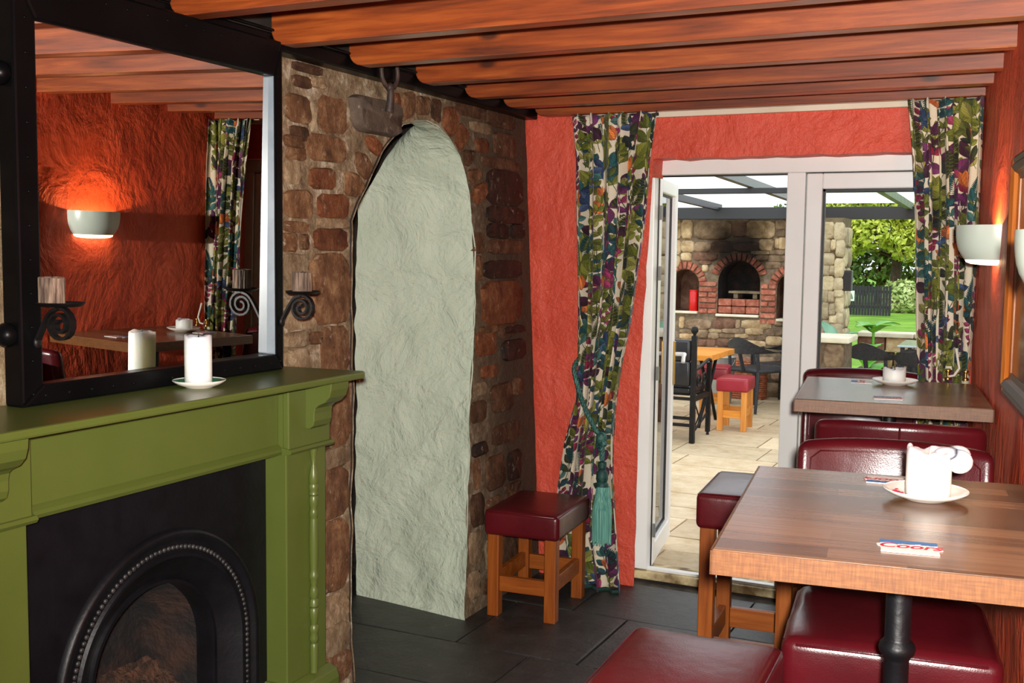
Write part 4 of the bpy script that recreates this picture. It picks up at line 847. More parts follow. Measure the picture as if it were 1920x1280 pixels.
# ------------------------------------------------------------------ stools, chairs, tables
def stool(label, loc, rz, h, w, d, st, seatm='leather', legm='stool_wood', railm='stool_wood_x', rail=(.115, .185), group='square leather stools', leg=.054):
    t = thing('stool', label, 'stool', loc, rz, group); hh = h - st
    m = MB(); m.rbox(w + .03, d + .03, st, .022, 4, (0, 0, h - st / 2 - .004), 5, lambda q: (q.x, q.y, q.z + (.010 * (1 - (2 * q.x / w) ** 2) * (1 - (2 * q.y / d) ** 2) if q.z > st * .3 else 0)), cutsy=5); s = m.build('seat', seatm, t, smooth=50)
    m = MB(); L, P_ = (w + .03) / 2 - .004, (d + .03) / 2 - .004
    m.tube([(-L + .02, -P_, h - .012), (L - .02, -P_, h - .012), (L, -P_ + .02, h - .012), (L, P_ - .02, h - .012), (L - .02, P_, h - .012), (-L + .02, P_, h - .012), (-L, P_ - .02, h - .012), (-L, -P_ + .02, h - .012)], .0022, 6, True); m.build('seam', seatm, s, smooth=60)
    for x in (-1, 1):
        for y in (-1, 1):
            m = MB(); cx, cy = x * (w / 2 - leg / 2), y * (d / 2 - leg / 2); m.box(cx - leg / 2, cy - leg / 2, 0, cx + leg / 2, cy + leg / 2, hh + .01); m.build('leg', legm, t, bevel=.005)
    for y in (-1, 1):
        m = MB(); cy = y * (d / 2 - leg / 2); m.box(-w / 2 + leg, cy - .014, rail[0], w / 2 - leg, cy + .014, rail[1]); m.build('stretcher', railm, t, bevel=.003)
    for x in (-1, 1):
        m = MB(); cx = x * (w / 2 - leg / 2); m.box(cx - .014, -d / 2 + leg, rail[0] + .012, cx + .014, d / 2 - leg, rail[1] + .012); m.build('stretcher', railm, t, bevel=.003)
    return t
stool('low oxblood leather stool with wooden legs beside the leaf curtain and stone corner', (-2.045, 4.535, 0), math.radians(4.5), .492, .325, .44, .115)
stool('tall oxblood leather stool standing between the two tables by the open door', (-.925, 4.02, 0), math.radians(5), .79, .33, .43, .13, rail=(.17, .25))
stool('tall oxblood leather stool in front of the near table, cut by the picture edge', (-.64, 2.185, 0), math.radians(2.5), .78, .315, .40, .12, rail=(.17, .25))
def bar_chair(label, loc, rz, group='burgundy leather bar chairs'):
    t = thing('bar_chair', label, 'chair', loc, rz, group)
    m = MB(); m.rbox(.485, .46, .135, .03, 4, (0, 0, .685), 5, lambda q: (q.x * (1 - .04 * (q.y > 0)), q.y, q.z + (.012 * (1 - (q.x / .24) ** 2) * (1 - (q.y / .23) ** 2) if q.z > .03 else 0)), cutsy=4); s = m.build('seat', 'leather_chair', t, smooth=50)
    for zz in (.736, .63):
        m = MB(); a, b = .236, .224; m.tube([(-a + .03, -b, zz), (a - .03, -b, zz), (a, -b + .03, zz), (a * .97, b - .03, zz), (a * .9, b, zz), (-a * .9, b, zz), (-a * .97, b - .03, zz), (-a, -b + .03, zz)], .0045, 6, True); m.build('piping', 'leather_chair', s, smooth=60)
    def bend(q):
        k = q.x / .25; y = q.y + .055 * (1 - k * k) + .03 * (q.z / .17); return (q.x, y, q.z - .012 * (abs(k) ** 3) * (q.z > 0))
    m = MB(); m.rbox(.50, .055, .37, .026, 4, (0, .265, .958), 9, bend); b = m.build('backrest', 'leather_chair', t, smooth=50)
    yb = lambda x, z: .265 + .055 * (1 - (x / .25) ** 2) + .03 * ((z - .958) / .17)
    m = MB(); m.tube([(0, yb(0, z) + .0275, z) for z in np.linspace(.80, 1.135, 8)], .003, 6); m.build('back_seam', 'leather_chair', b, smooth=60)
    m = MB(); P_ = [(x, yb(x, 1.11) - .0275, 1.11) for x in np.linspace(-.19, .19, 9)] ; Q = [(.215, yb(.215, z) - .0265, z) for z in (1.09, 1.04, .95, .85)]; R_ = [(-.215, yb(-.215, z) - .0265, z) for z in (.85, .95, 1.04, 1.09)]
    m.tube(R_ + P_ + Q, .0022, 6); m.build('back_piping', 'leather_chair', b, smooth=60)
    for x in (-1, 1):
        m = MB(); m.prism([(.19, 0), (.235, 0), (.30, .95), (.265, .95)][:4], 'x', x * .19 - .018, x * .19 + .018); 
        m.build('rear_leg', 'frame_dark', t, bevel=.004)
        m = MB(); m.box(x * .20 - .02, -.205, 0, x * .20 + .02, -.165, .63); m.build('front_leg', 'frame_dark', t, bevel=.004)
    m = MB(); m.box(-.18, -.197, .20, .18, -.173, .235); m.build('footrest', 'frame_dark', t, bevel=.003)
    for x in (-1, 1):
        m = MB(); m.box(x * .195 - .012, -.165, .30, x * .195 + .012, .195, .335); m.build('stretcher', 'frame_dark', t, bevel=.003)
    return t
def RT(a, b): p = nR * a + tR * b; return (p.x, p.y, 0)
ch1 = bar_chair('burgundy leather bar chair facing the camera behind the near table', RT(.055, 2.80), TILT)
ch2 = copy_tree(ch1); ch2.location = RT(.075, 3.83); ch2.rotation_euler = (0, 0, TILT + PI); ch2['label'] = 'burgundy leather bar chair with curved back turned to the camera at the far table'
ch3 = copy_tree(ch1); ch3.location = RT(-.05, 4.73); ch3.rotation_euler = (0, 0, TILT + .02); ch3['label'] = 'burgundy leather bar chair behind the far table, against the closed glazed door'
def table(label, a, b, w, d, group='bar-height wooden tables'):
    t = thing('bar_table', label, 'table', RT(a, b), TILT, group); zt = 1.147
    m = MB(); m.box(-w / 2 + .002, -d / 2 + .002, zt - .043, w / 2 - .002, d / 2 - .002, zt); m.build('tabletop', 'tabletop', t, bevel=.004)
    for nm, q in (('edge_band', (-w / 2, -d / 2, zt - .044, w / 2, -d / 2 + .004, zt - .002)), ('edge_band', (-w / 2, d / 2 - .004, zt - .044, w / 2, d / 2, zt - .002)), ('edge_band', (-w / 2, -d / 2, zt - .044, -w / 2 + .004, d / 2, zt - .002)), ('edge_band', (w / 2 - .004, -d / 2, zt - .044, w / 2, d / 2, zt - .002))):
        m = MB(); m.box(*q); m.build(nm, 'table_edge', t)
    m = MB(); m.lathe([(.034, .04), (.034, .10), (.0235, .12), (.0235, .855), (.026, .862), (.033, .870), (.035, .879), (.033, .888), (.026, .896), (.0245, .90), (.0245, 1.085)], 24); m.build('pole', 'iron', t, smooth=40)
    m = MB(); m.box(-.16, -.16, 1.088, .16, .16, 1.104); m.build('top_plate', 'iron', t, bevel=.003)
    for k in range(4):
        m = MB(); m.prism([(.02, .02), (.30, 0), (.30, .022), (.05, .075), (.02, .09)], 'y', -.028, .028, Matrix.Rotation(k * PI / 2 + PI / 4, 4, 'Z')); m.build('foot', 'iron', t, bevel=.004)
    return t
table('bar-height wooden table nearest the camera, holding the large melted candle', .0605, 2.228, .632, .780)
table('bar-height wooden table by the closed glazed door, holding the small candle', .0545, 4.245, .640, .738)
ZT = 1.1475
saucer('white rose-patterned saucer under the large melted candle', (-.196, 2.375, ZT), .083, 'china', decor=True, grp='saucers on the tables')
lc = pillar_candle('large white candle with a melted lip folded over, on the near table', (-.192, 2.38, ZT + .0055), .0445, .098, None, .004, True)
m = MB(); m.ball((.036, .002, .091), .028, 9, (1.0, .8, .5)); m.ball((.054, .010, .090), .026, 9, (.95, .6, .72)); m.ball((.058, -.004, .078), .026, 9, (1.0, .62, .95)); m.build('melted_lip', 'wax', lc, smooth=60)
m = MB(); m.ball((-.037, -.012, .100), .009, 6, (.7, 1, 1.1)); m.build('melted_peak', 'wax', lc, smooth=60)
saucer('white patterned saucer under the small candle on the far table', (-.493, 4.425, ZT), .084, 'china', decor=True, grp='saucers on the tables')
pillar_candle('small white burned-down candle on the far table', (-.497, 4.425, ZT + .0055), .0425, .058, None, .0035)
def beermat(label, p, rz, group='beer mats'):
    t = thing('beer_mat', label, 'beer mat', (p[0], p[1], ZT), rz, group); w, d = .047, .0385; T = .0022
    o = [(-w, -d), (w, -d), (w, -.012), (w + .007, -.006), (w + .004, .002), (w, .006), (w, d), (-w, d), (-w, .012), (-w - .006, .008), (-w - .004, .0), (-w, -.006)]
    m = MB(); m.prism(o, 'z', 0, T); m.build('card', 'card', t)
    z = T + .0002
    m = MB(); m.prism([(-w, .014), (-.030, .019), (-.014, .012), (-.002, .023), (.008, .016), (.022, .022), (.036, .014), (w, .018), (w, d), (-w, d)], 'z', T, z); m.build('sky_print', 'print_blue', t)
    m = MB(); m.prism([(-.010, .0145), (-.002, .022), (.004, .0175), (.010, .015)], 'z', T, z + .0001); m.prism([(.018, .016), (.022, .0215), (.030, .0165)], 'z', T, z + .0001); m.build('mountain_print', 'print_dark', t)
    cu = bpy.data.curves.new('lettering', 'FONT'); cu.body = 'Coors'; cu.size = .041; cu.shear = .30; cu.extrude = .00006; cu.align_x = 'CENTER'; cu.align_y = 'CENTER'; cu.space_character = .98; cu.offset = .0009
    tmp = bpy.data.objects.new('lettering', cu); COL.objects.link(tmp); me = bpy.data.meshes.new_from_object(tmp.evaluated_get(bpy.context.evaluated_depsgraph_get())); bpy.data.objects.remove(tmp)
    me.materials.clear(); me.materials.append(M['print_red']); ob = bpy.data.objects.new('lettering', me); COL.objects.link(ob); ob.parent = t; ob.location = (0, .0, z + .0001)
    return t
bm1 = beermat('beer mat with red script lettering at the front edge of the near table', (-.184, 1.958), TILT + .02)
bm2 = copy_tree(bm1); bm2.location = (-.285, 2.525, ZT); bm2.rotation_euler = (0, 0, TILT + PI - .03); bm2['label'] = 'upside-down beer mat beside the large melted candle, partly hidden by it'
bm3 = copy_tree(bm1); bm3.location = (-.466, 3.985, ZT); bm3.rotation_euler = (0, 0, TILT + .03); bm3['label'] = 'beer mat at the front edge of the far table, before the small candle'
bm4 = copy_tree(bm1); bm4.location = (-.62, 4.44, ZT); bm4.rotation_euler = (0, 0, TILT + PI / 2); bm4['label'] = 'beer mat near the back corner of the far table, seen in the mirror'

# ------------------------------------------------------------------ lamps and picture on the side wall
def sconce(label, t0, z, group='wall uplighters'):
    s = thing('wall_sconce', label, 'wall lamp', rw(t0, 0, z), TILT, group)    # local -x points into the room
    w, p, H_ = .142, .138, .118; F = [(0, 1.0), (.15, 1.0), (.35, .99), (.55, .965), (.72, .92), (.86, .855), (1.0, .77)]; n = 28
    def ring(f, z_, o=0.0): return [(-(p * f - o) * math.sin(PI * k / n), (w * f - o) * math.cos(PI * k / n), z_) for k in range(n + 1)]
    m = MB(); vv = []
    for q, f in F: vv += ring(f, -H_ * q)
    for q, f in F[::-1]: vv += ring(f, -H_ * q, .006)
    c = n + 1; L = 2 * len(F); m.add(vv, [(j * c + k, j * c + k + 1, ((j + 1) % L) * c + k + 1, ((j + 1) % L) * c + k) for j in range(L) for k in range(n)]); m.build('shade', 'sconce', s, smooth=40)
    m = MB(); vv = []
    for k_, (f, z_) in enumerate(((.76, -H_ + .001), (.73, -H_ - .008), (.62, -H_ - .014), (.35, -H_ - .018), (.02, -H_ - .019))): vv += ring(f, z_)
    m.add(vv, [(j * c + k, j * c + k + 1, (j + 1) * c + k + 1, (j + 1) * c + k) for j in range(4) for k in range(n)]); m.build('diffuser', 'sconce_lens', s, smooth=60)
    m = MB(); m.box(-.006, -.10, -.10, 0, .10, -.01); m.build('back_plate', 'sconce', s, bevel=.002)
    m = MB(); m.ball((-.055, 0, -.06), .022, 8, (1, 1, 1.2)); m.build('bulb', 'bulb', s, smooth=60)
    P = rw(t0, .055, z - .042); light('sconce_glow', 'POINT', P, 16.0, (1.0, 0.56, 0.22), shadow_soft_size=.02)
    return s
sconce('sage bowl wall uplighter beside the straight leaf curtain', 4.12, 1.752)
sconce('sage bowl wall uplighter at the picture edge, nearest the camera beyond the frame', 2.33, 1.70)
pf = thing('picture_frame', 'large framed print with orange and dark brown mouldings on the side wall', 'picture', rw(3.10, 0, 1.24), TILT)   # local y along the wall, -x into the room
Lh, Hh, wd = .43, .70, .07; pr = [(0, 0), (-.020, 0), (-.028, .010), (-.024, .022), (-.034, .032), (-.026, .048), (-.016, .056), (-.012, wd), (0, wd)]
for sgn in (-1, 1):
    m = MB(); v = []
    for x, d in pr: v += [(x, sgn * (Lh - d), d), (x, sgn * (Lh - d), Hh - d)]
    m.add(v, [(2 * i, 2 * i + 1, (2 * i + 3) % (2 * len(pr)), (2 * i + 2) % (2 * len(pr))) for i in range(len(pr))]); m.build('frame_stile', 'frame_wood', pf)
for zz, sg in ((0, 1), (Hh, -1)):
    m = MB(); v = []
    for x, d in pr: v += [(x, -(Lh - d), zz + sg * d), (x, (Lh - d), zz + sg * d)]
    m.add(v, [(2 * i, 2 * i + 1, (2 * i + 3) % (2 * len(pr)), (2 * i + 2) % (2 * len(pr))) for i in range(len(pr))]); m.build('frame_rail', 'frame_dark', pf)
m = MB(); m.box(-.010, -Lh + .05, .05, -.004, Lh - .05, Hh - .05); m.build('print', 'dark_picture', pf)
# ------------------------------------------------------------------ outside: patio, oven wall, glass roof, garden
lawn = empty('lawn', kind='structure')
m = MB(); m.add([(-60, 4, -.05), (60, 4, -.05), (60, 90, -.05), (-60, 90, -.05)], [(0, 1, 2, 3)]); m.build('turf', 'lawn', lawn)
patio = empty('patio', kind='structure')
m = MB(); m.add([(-6.5, 5.18, -.014), (3, 5.18, -.014), (3, 13.4, -.014), (-6.5, 13.4, -.014)], [(0, 1, 2, 3)]); m.build('joint_bed', 'paver_joint', patio)
y = 5.34; row = 0
while y < 13.0:
    hgt = random.choice((.29, .44, .58, .58, .40)); x = -5.4 + random.uniform(-.6, 0); y1 = y + hgt
    while x < 1.6:
        w = random.choice((.44, .58, .72, .88)); g = .006; j = lambda: random.uniform(-.002, .002)
        sub = [(y, y1)] if (hgt < .5 or random.random() < .75) else [(y, y + hgt / 2), (y + hgt / 2, y1)]
        for a, b in sub:
            pebble([(x + g, a + g), (x + w / 2, a + g + j()), (x + w - g, a + g), (x + w - g, b - g), (x + w / 2, b - g + j()), (x + g, b - g)], lambda p, q, h: (p, q, h), random.uniform(-.002, .003), .010, -.03, .001).build('paver', 'paver', patio)
        x += w
    y = y1; row += 1

YO = 12.5
def ow(x, z, h=0.0): return (x, YO - h, z)
oven = thing('stone_oven', 'outdoor stone oven wall with three red brick arches and soot above the middle one', 'oven', (-3.2, YO, 0))
def arch2(cx, r, zs, zb, n=16): return [(cx - r, zb)] + [(cx - r * math.cos(PI * k / n), zs + r * math.sin(PI * k / n)) for k in range(n + 1)] + [(cx + r, zb)]
AR = [(-3.79, .172, 1.27, .955), (-3.145, .246, 1.30, .935), (-2.535, .172, 1.25, .90)]
m = MB(); v, f = plate([(-4.55, 0), (-2.05, 0), (-2.05, 2.06), (-4.55, 2.06)], [arch2(*a) for a in AR], lambda x, z: (x - oven.location.x, 0, z)); m.add(v, f)
m.box(-1.35, .50, 0, 1.15, .6, 2.06); m.box(-1.35, 0.0, 2.06, 1.15, .6, 2.07); m.box(-1.36, 0, 0, -1.35, .6, 2.06); m.box(1.15, 0, 0, 1.16, .6, 2.06); m.build('wall_core', 'ov_mortar', oven)
for (a, mt) in zip(AR, ('ov2', 'soot', 'ov2')):
    o = arch2(*a); n = len(o); m = MB(); m.add([(x, YO, z) for x, z in o] + [(x, YO + .42, z) for x, z in o], [(i, (i + 1) % n, n + (i + 1) % n, n + i) for i in range(n)] + [tuple(range(n, 2 * n))]); m.build('oven_chamber', mt, oven, world=True)
def olocal(x, z, h=0.0): return (x - oven.location.x, -h, z)
OV = ['ov0', 'ov1', 'ov2']
stone_quads(OVEN_STONES, olocal, oven, 'stone', OV, (.012, .035), -.008, .03, .02, .005, p=8)
gen = []
for z0, z1 in ((0, .17), (.18, .30), (.31, .46)):
    x = -4.5
    while x < -2.2: w = random.uniform(.22, .46); gen.append((x + .012, z0 + .008, min(x + w, -2.08), z1 - .008, random.randint(0, 2))); x += w
for z0, z1 in ((.48, .66), (.67, .86), (.88, 1.0), (1.02, 1.2), (1.22, 1.42), (1.46, 1.7), (1.72, 2.02)): gen.append((-4.5, z0, -4.0, z1, random.randint(0, 2))); gen.append((-2.28, z0, -2.08, z1, random.randint(0, 2)))
for z0, z1 in ((1.46, 1.6), (1.62, 1.78), (1.80, 2.02)): gen.append((-2.60, z0, -2.30, z1, random.randint(0, 1))); gen.append((-3.99, z0, -3.85, z1, 1))
stone_quads(gen, olocal, oven, 'stone', OV, (.012, .035), -.004, .03, .02, .005, p=8)
def brick(q): pebble(rounded(q, 12, .012, 9), olocal, random.uniform(.018, .034), .007, -.02, .002).build('brick', 'brick', oven)
for x0, x1, z0, zt_, nc in ((-3.615, -3.398, .93, 1.31, 6), (-2.890, -2.712, .83, 1.30, 7)):
    for c in range(nc):
        za = z0 + (zt_ - z0) * c / nc + .005; zb = z0 + (zt_ - z0) * (c + 1) / nc - .005
        for xa, xb in ([(x0, x1)] if c % 3 else [(x0, (x0 + x1) / 2 - .004), ((x0 + x1) / 2 + .004, x1)]): brick([(xa, za), (xb, za), (xb, zb), (xa, zb)])
for (cx, r, zs, zb), n, (a0, a1) in zip(AR, (11, 13, 11), ((8, 172), (18, 162), (8, 172))):
    for k in range(n):
        b0 = math.radians(a0 + (a1 - a0) * (k + .07) / n); b1 = math.radians(a0 + (a1 - a0) * (k + .93) / n); r0, r1 = r + .004, r + .098
        brick([(cx + r0 * math.cos(b0), zs + r0 * math.sin(b0)), (cx + r1 * math.cos(b0), zs + r1 * math.sin(b0)), (cx + r1 * math.cos(b1), zs + r1 * math.sin(b1)), (cx + r0 * math.cos(b1), zs + r0 * math.sin(b1))])
for c in range(2):
    for k in range(3):
        xa = -3.388 + .163 * k + (.0 if c else .0); za = .94 + c * .088
        m = MB(); m.rbox(.156, .10, .080, .008, 1, (xa + .078, YO + .06, za + .04)); m.build('brick', 'brick', oven, world=True)
for x0, x1, z0 in ((-3.40, -2.90, .905), (-3.97, -3.62, .925), (-2.70, -2.36, .872)):
    m = MB(); m.rbox(x1 - x0, .20, .030, .006, 1, ((x0 + x1) / 2, YO + .05, z0 + .015)); m.build('sill', 'coping', oven, world=True)
m = MB(); m.box(-3.28, YO + .06, 1.175, -2.915, YO + .34, 1.20); m.build('grate_slab', 'pier_mortar', oven, world=True)
for x in (-3.225, -3.0):
    m = MB(); m.box(x, YO + .08, 1.115, x + .05, YO + .3, 1.175); m.build('grate_support', 'pier_mortar', oven, world=True)
tn = thing('tin', 'red cylindrical tin standing in the alcove of the stone oven wall', 'tin', (-3.685, YO + .03, .955))
m = MB(); m.lathe([(.052, 0), (.054, .004), (.054, .225), (.050, .232)], 24); m.build('body', 'tin', tn, smooth=40); m = MB(); m.lathe([(.050, .232), (.055, .236), (.055, .246), (0, .250)], 24); m.build('lid', 'tin', tn, smooth=40)

pier = thing('stone_pier', 'pale rough stone pier carrying the glass roof gutter, right of the oven wall', 'pier', (-2.0, 12.0, 0))
m = MB(); m.box(-2.125, 11.8, 0, -1.885, 12.3, 2.02); m.build('core', 'pier_mortar', pier, world=True)
def pmap(x, z, h=0.0): return (x + 2.0, 11.8 - 12.0 - h, z)
stone_quads(PIER_STONES, pmap, pier, 'stone', ['pier0', 'pier1'], (.02, .05), -.010, .03, .02, .006, p=9)
stone_quads([(-2.12, z, -1.89, z + .2, k % 2) for k, z in enumerate((0.0, .21, .42))], pmap, pier, 'stone', ['pier0', 'pier1'], (.02, .05), .002, .03, .02, .006)
def pside(y_, z, h=0.0): return (-1.885 + 2.0 + h, y_ - 12.0, z)
stone_quads([(11.8 + a, z, 11.8 + b, z + .21, (k + int(a * 4)) % 2) for k, z in enumerate(np.arange(0, 1.75, .215)) for a, b in ((0, .24), (.25, .5))], pside, pier, 'stone', ['pier0', 'pier1'], (.01, .03), .004, .03, .02, .006)
spk = thing('speaker', 'small black loudspeaker bracketed to the pale stone pier', 'speaker', (-1.835, 11.85, 1.26))
m = MB(); m.rbox(.095, .11, .215, .008, 2, (.0, 0, .108)); m.build('cabinet', 'anthracite', spk); m = MB(); m.box(-.035, -.06, .02, .035, -.054, .195); m.build('grille', 'gasket', spk); m = MB(); m.box(-.13, -.035, .07, -.045, .035, .13); m.build('bracket', 'anthracite', spk)

roof = empty('patio_roof', kind='structure')
def BR(nm, mat, *b):
    m = MB(); m.box(*b); return m.build(nm, mat, roof, bevel=.004)
BR('gutter_beam', 'anthracite', -6.2, 12.30, 2.022, 3.2, 12.46, 2.155); BR('purlin', 'anthracite', -6.2, 9.25, 2.145, 3.2, 9.31, 2.192)
for i, x in enumerate((-5.5, -4.42, -3.37, -2.27, -1.30, -.25, .8, 1.85)):
    za, zb = 2.120, 2.300; m = MB(); m.prism([(12.4, za), (5.3, zb), (5.3, zb + .07), (12.4, za + .07)], 'x', x - .03, x + .03); m.build('rafter', ('anthracite2', 'rafter_green', 'anthracite')[(0, 0, 2, 0, 1, 0, 0, 0)[i]], roof)
xs = [-6.2, -5.5, -4.42, -3.37, -2.27, -1.30, -.25, .8, 1.85, 3.2]
for a, b in zip(xs[:-1], xs[1:]):
    m = MB(); m.add([(a + .01, 12.42, 2.196), (b - .01, 12.42, 2.196), (b - .01, 5.25, 2.377), (a + .01, 5.25, 2.377)], [(0, 1, 2, 3)]); m.build('roof_pane', 'roof_glass', roof)
for x in (-6.1, 3.1):
    BR('roof_post', 'anthracite', x - .05, 12.32, 0, x + .05, 12.42, 2.03)

# furniture on the patio
stool('outdoor faded red leather stool with pale orange legs on the flagstones', (-2.535, 10.07, 0), math.radians(4), .495, .27, .36, .125, 'leather_out', 'pine', 'pine_x', rail=(.12, .19), group='faded red stools on the patio', leg=.052)
stool('outdoor faded red leather stool half hidden behind the black iron armchair', (-2.97, 10.93, 0), math.radians(10), .495, .27, .36, .125, 'leather_out', 'pine', 'pine_x', rail=(.12, .19), group='faded red stools on the patio', leg=.052)
ic = thing('iron_armchair', 'black iron armchair with black leather cushions and ball finials by the open door', 'chair', (-2.93, 9.1, 0))
def IC(nm, mat, mb, **k): return mb.build(nm, mat, ic, **k)
for x in (-.27, .27):
    m = MB(); m.box(x - .022, -.022, 0, x + .022, .022, .93); IC('back_post', 'wrought', m, bevel=.004); m = MB(); m.lathe([(.02, .93), (.012, .938), (.014, .945), (.030, .965), (.033, .985), (.025, 1.005), (0, 1.015)], 14, (x, 0, 0)); IC('finial', 'wrought', m, smooth=50)
    m = MB(); m.box(x - .02, .47, 0.03, x + .02, .51, .66); IC('front_leg', 'wrought', m, bevel=.004); m = MB(); m.lathe([(.012, 0), (.016, .012), (.010, .03)], 10, (x, .49, 0)); IC('foot', 'wrought', m)
    m = MB(); m.tube(smooth_path([Vector((x, 0, .63)), Vector((x, .2, .645)), Vector((x, .42, .685)), Vector((x, .52, .68)), Vector((x, .54, .65)), Vector((x, .50, .635))], 5), .014, 8); IC('arm', 'wrought', m, smooth=50)
    m = MB()
    for zc, yc in ((.52, .16), (.52, .34)): m.tube([(x, yc + .07 * (1 - k / 26) * math.cos(k * .5), zc + .07 * (1 - k / 26) * math.sin(k * .5)) for k in range(24)], .007, 6)
    IC('scroll_panel', 'wrought', m, smooth=50)
    m = MB(); m.tube([(x, .02, .09), (x, .48, .21)], .011, 8); m.tube([(x, .02, .38), (x, .25, .16), (x, .47, .38)], .007, 6); m.tube([(x, .06, .12), (x, .44, .37)], .007, 6); IC('side_brace', 'wrought', m)
    m = MB(); m.box(x - .015, 0, .36, x + .015, .49, .40); IC('seat_rail', 'wrought', m)
for z in (.14, .20, .37): m = MB(); m.box(-.25, -.014, z, .25, .014, z + .025); IC('back_rail', 'wrought', m)
m = MB(); m.box(-.25, .48, .36, .25, .50, .40); IC('front_rail', 'wrought', m)
m = MB(); m.rbox(.49, .46, .085, .03, 3, (0, .26, .445)); IC('seat_cushion', 'black_leather', m, smooth=50)
for z in (.60, .80): m = MB(); m.rbox(.49, .075, .225 if z < .7 else .19, .025, 3, (0, .005, z)); IC('back_cushion', 'black_leather', m, smooth=50)
wt = thing('patio_table', 'orange varnished wooden table on a black iron base outside the open door', 'table', (-3.16, 10.22, 0))
for k in range(6):
    m = MB(); y0 = -.42 + .14 * k; m.box(-.46, y0 + .001, .648, .46, y0 + .139, .702); m.build('plank', 'pine_x', wt, bevel=.004)
for x in (-.32, .32):
    m = MB(); m.tube([(x, -.3, 0), (x, -.05, .36), (x, -.28, .645)], .017, 8); m.tube([(x, .3, 0), (x, .05, .36), (x, .28, .645)], .017, 8); m.tube([(x, .09 * math.cos(a), .36 + .09 * math.sin(a)) for a in np.linspace(0, 2 * PI, 17)[:-1]], .009, 6, True); m.build('trestle', 'wrought', wt, smooth=50)
m = MB(); m.tube([(-.32, 0, .36), (.32, 0, .36)], .012, 8); m.build('tie_bar', 'wrought', wt)
bk = thing('bucket', 'grey zinc bucket with bail handle on the patio behind the orange table', 'bucket', (-3.12, 11.75, 0))
m = MB(); m.lathe([(.0, 0), (.11, 0), (.155, .50), (.163, .505), (.155, .51), (.145, .50), (.10, .03), (0, .03)], 28); m.build('pail', 'zinc', bk, smooth=40); m = MB(); m.tube([(.158 * math.cos(a), -.05 - .04 * math.sin(a), .49 - .12 * math.sin(a)) for a in np.linspace(0, PI, 14)], .006, 6); m.build('bail', 'zinc', bk, smooth=50)
wk = thing('wicker_basket', 'rust-coloured wicker log basket against the stone oven wall', 'basket', (-2.98, 12.26, 0))
m = MB()
for k in range(17): z = .02 + .024 * k; m.tube([(.235 * math.copysign(abs(math.cos(a)) ** .6, math.cos(a)), .12 * math.copysign(abs(math.sin(a)) ** .6, math.sin(a)), z) for a in np.linspace(0, 2 * PI, 29)[:-1]], .012, 5, True)
m.build('weave', 'wicker', wk, smooth=60)
m = MB(); m.box(-.22, -.11, 0, .22, .11, .03); m.build('base', 'wicker', wk)
def rattan(label, loc, rz, group='black rattan armchairs'):
    t = thing('rattan_armchair', label, 'chair', loc, rz, group)     # faces +y
    n = 26; vv = []
    for o in (0, .018):
        for j in range(5):
            for k in range(n + 1):
                a = PI * (1.12 * k / n - .06); e = abs(math.cos(a)) ** 1.5
                zt = .775 - .145 * e; zb = .60 + .02 * e; z = zb + (zt - zb) * j / 4; R = .285 - o + .03 * j / 4
                vv.append((R * math.cos(a) * 1.0, -R * math.sin(a) * .95, z))
    c = n + 1; ff = []
    for o in (0, 5):
        ff += [((o + j) * c + k, (o + j) * c + k + 1, (o + j + 1) * c + k + 1, (o + j + 1) * c + k) for j in range(4) for k in range(n)]
    ff += [(k, k + 1, 5 * c + k + 1, 5 * c + k) for k in range(n)] + [(4 * c + k, 4 * c + k + 1, 9 * c + k + 1, 9 * c + k) for k in range(n)] + [(j * c, (j + 1) * c, (j + 6) * c, (j + 5) * c) for j in range(4)] + [(j * c + n, (j + 1) * c + n, (j + 6) * c + n, (j + 5) * c + n) for j in range(4)]
    m = MB(); m.add(vv, ff); m.build('back_shell', 'rattan', t, smooth=50)
    m = MB(); m.rbox(.46, .45, .045, .018, 2, (0, .02, .425)); m.build('seat', 'rattan', t, smooth=50)
    for x in (-1, 1):
        m = MB(); m.tube([(x * .285, .03, .63), (x * .27, .18, .60), (x * .245, .235, .54), (x * .235, .24, .42)], .015, 8); m.build('arm_support', 'rattan', t, smooth=50)
        m = MB(); m.tube([(x * .19, -.21, .61), (x * .195, -.19, .42)], .018, 8); m.build('back_support', 'rattan', t, smooth=50)
        m = MB(); m.tube([(x * .205, .215, .42), (x * .235, .255, 0)], lambda q: .021 - .006 * q, 8); m.build('leg', 'rattan', t, smooth=50)
        m = MB(); m.tube([(x * .195, -.19, .42), (x * .235, -.27, 0)], lambda q: .021 - .006 * q, 8); m.build('leg', 'rattan', t, smooth=50)
    m = MB(); m.tube([(0, -.265, .61), (0, -.20, .42)], .02, 8); m.build('back_support', 'rattan', t, smooth=50)
    return t
ra = rattan('black rattan armchair with rounded back nearest the wicker basket and red stool', (-2.66, 11.42, 0), math.radians(-28))
for loc, rz, lbl in (((-2.50, 11.99, 0), 60, 'black rattan armchair behind the other, against the oven wall'), ((-1.45, 11.45, 0), -20, 'black rattan armchair beside the planter, seen through the closed glass door'), ((-.94, 11.02, 0), -24, 'black rattan armchair next to the straight curtain, seen through the closed glass door')):
    c = copy_tree(ra); c.location = loc; c.rotation_euler = (0, 0, math.radians(rz)); c['label'] = lbl
gt = thing('glass_table', 'pale glass-topped garden table beyond the rattan chairs', 'table', (-.85, 12.1, 0))
m = MB(); m.rbox(.9, .8, .02, .006, 2, (0, 0, .715)); m.build('top', 'table_glass', gt)
for x in (-.4, .4):
    for y_ in (-.35, .35): m = MB(); m.box(x - .02, y_ - .02, 0, x + .02, y_ + .02, .705); m.build('leg', 'rattan', gt)
pw = thing('planter_wall', 'low stone planter with a cream coping slab beside the pier', 'planter', (-1.75, 10.5, 0))
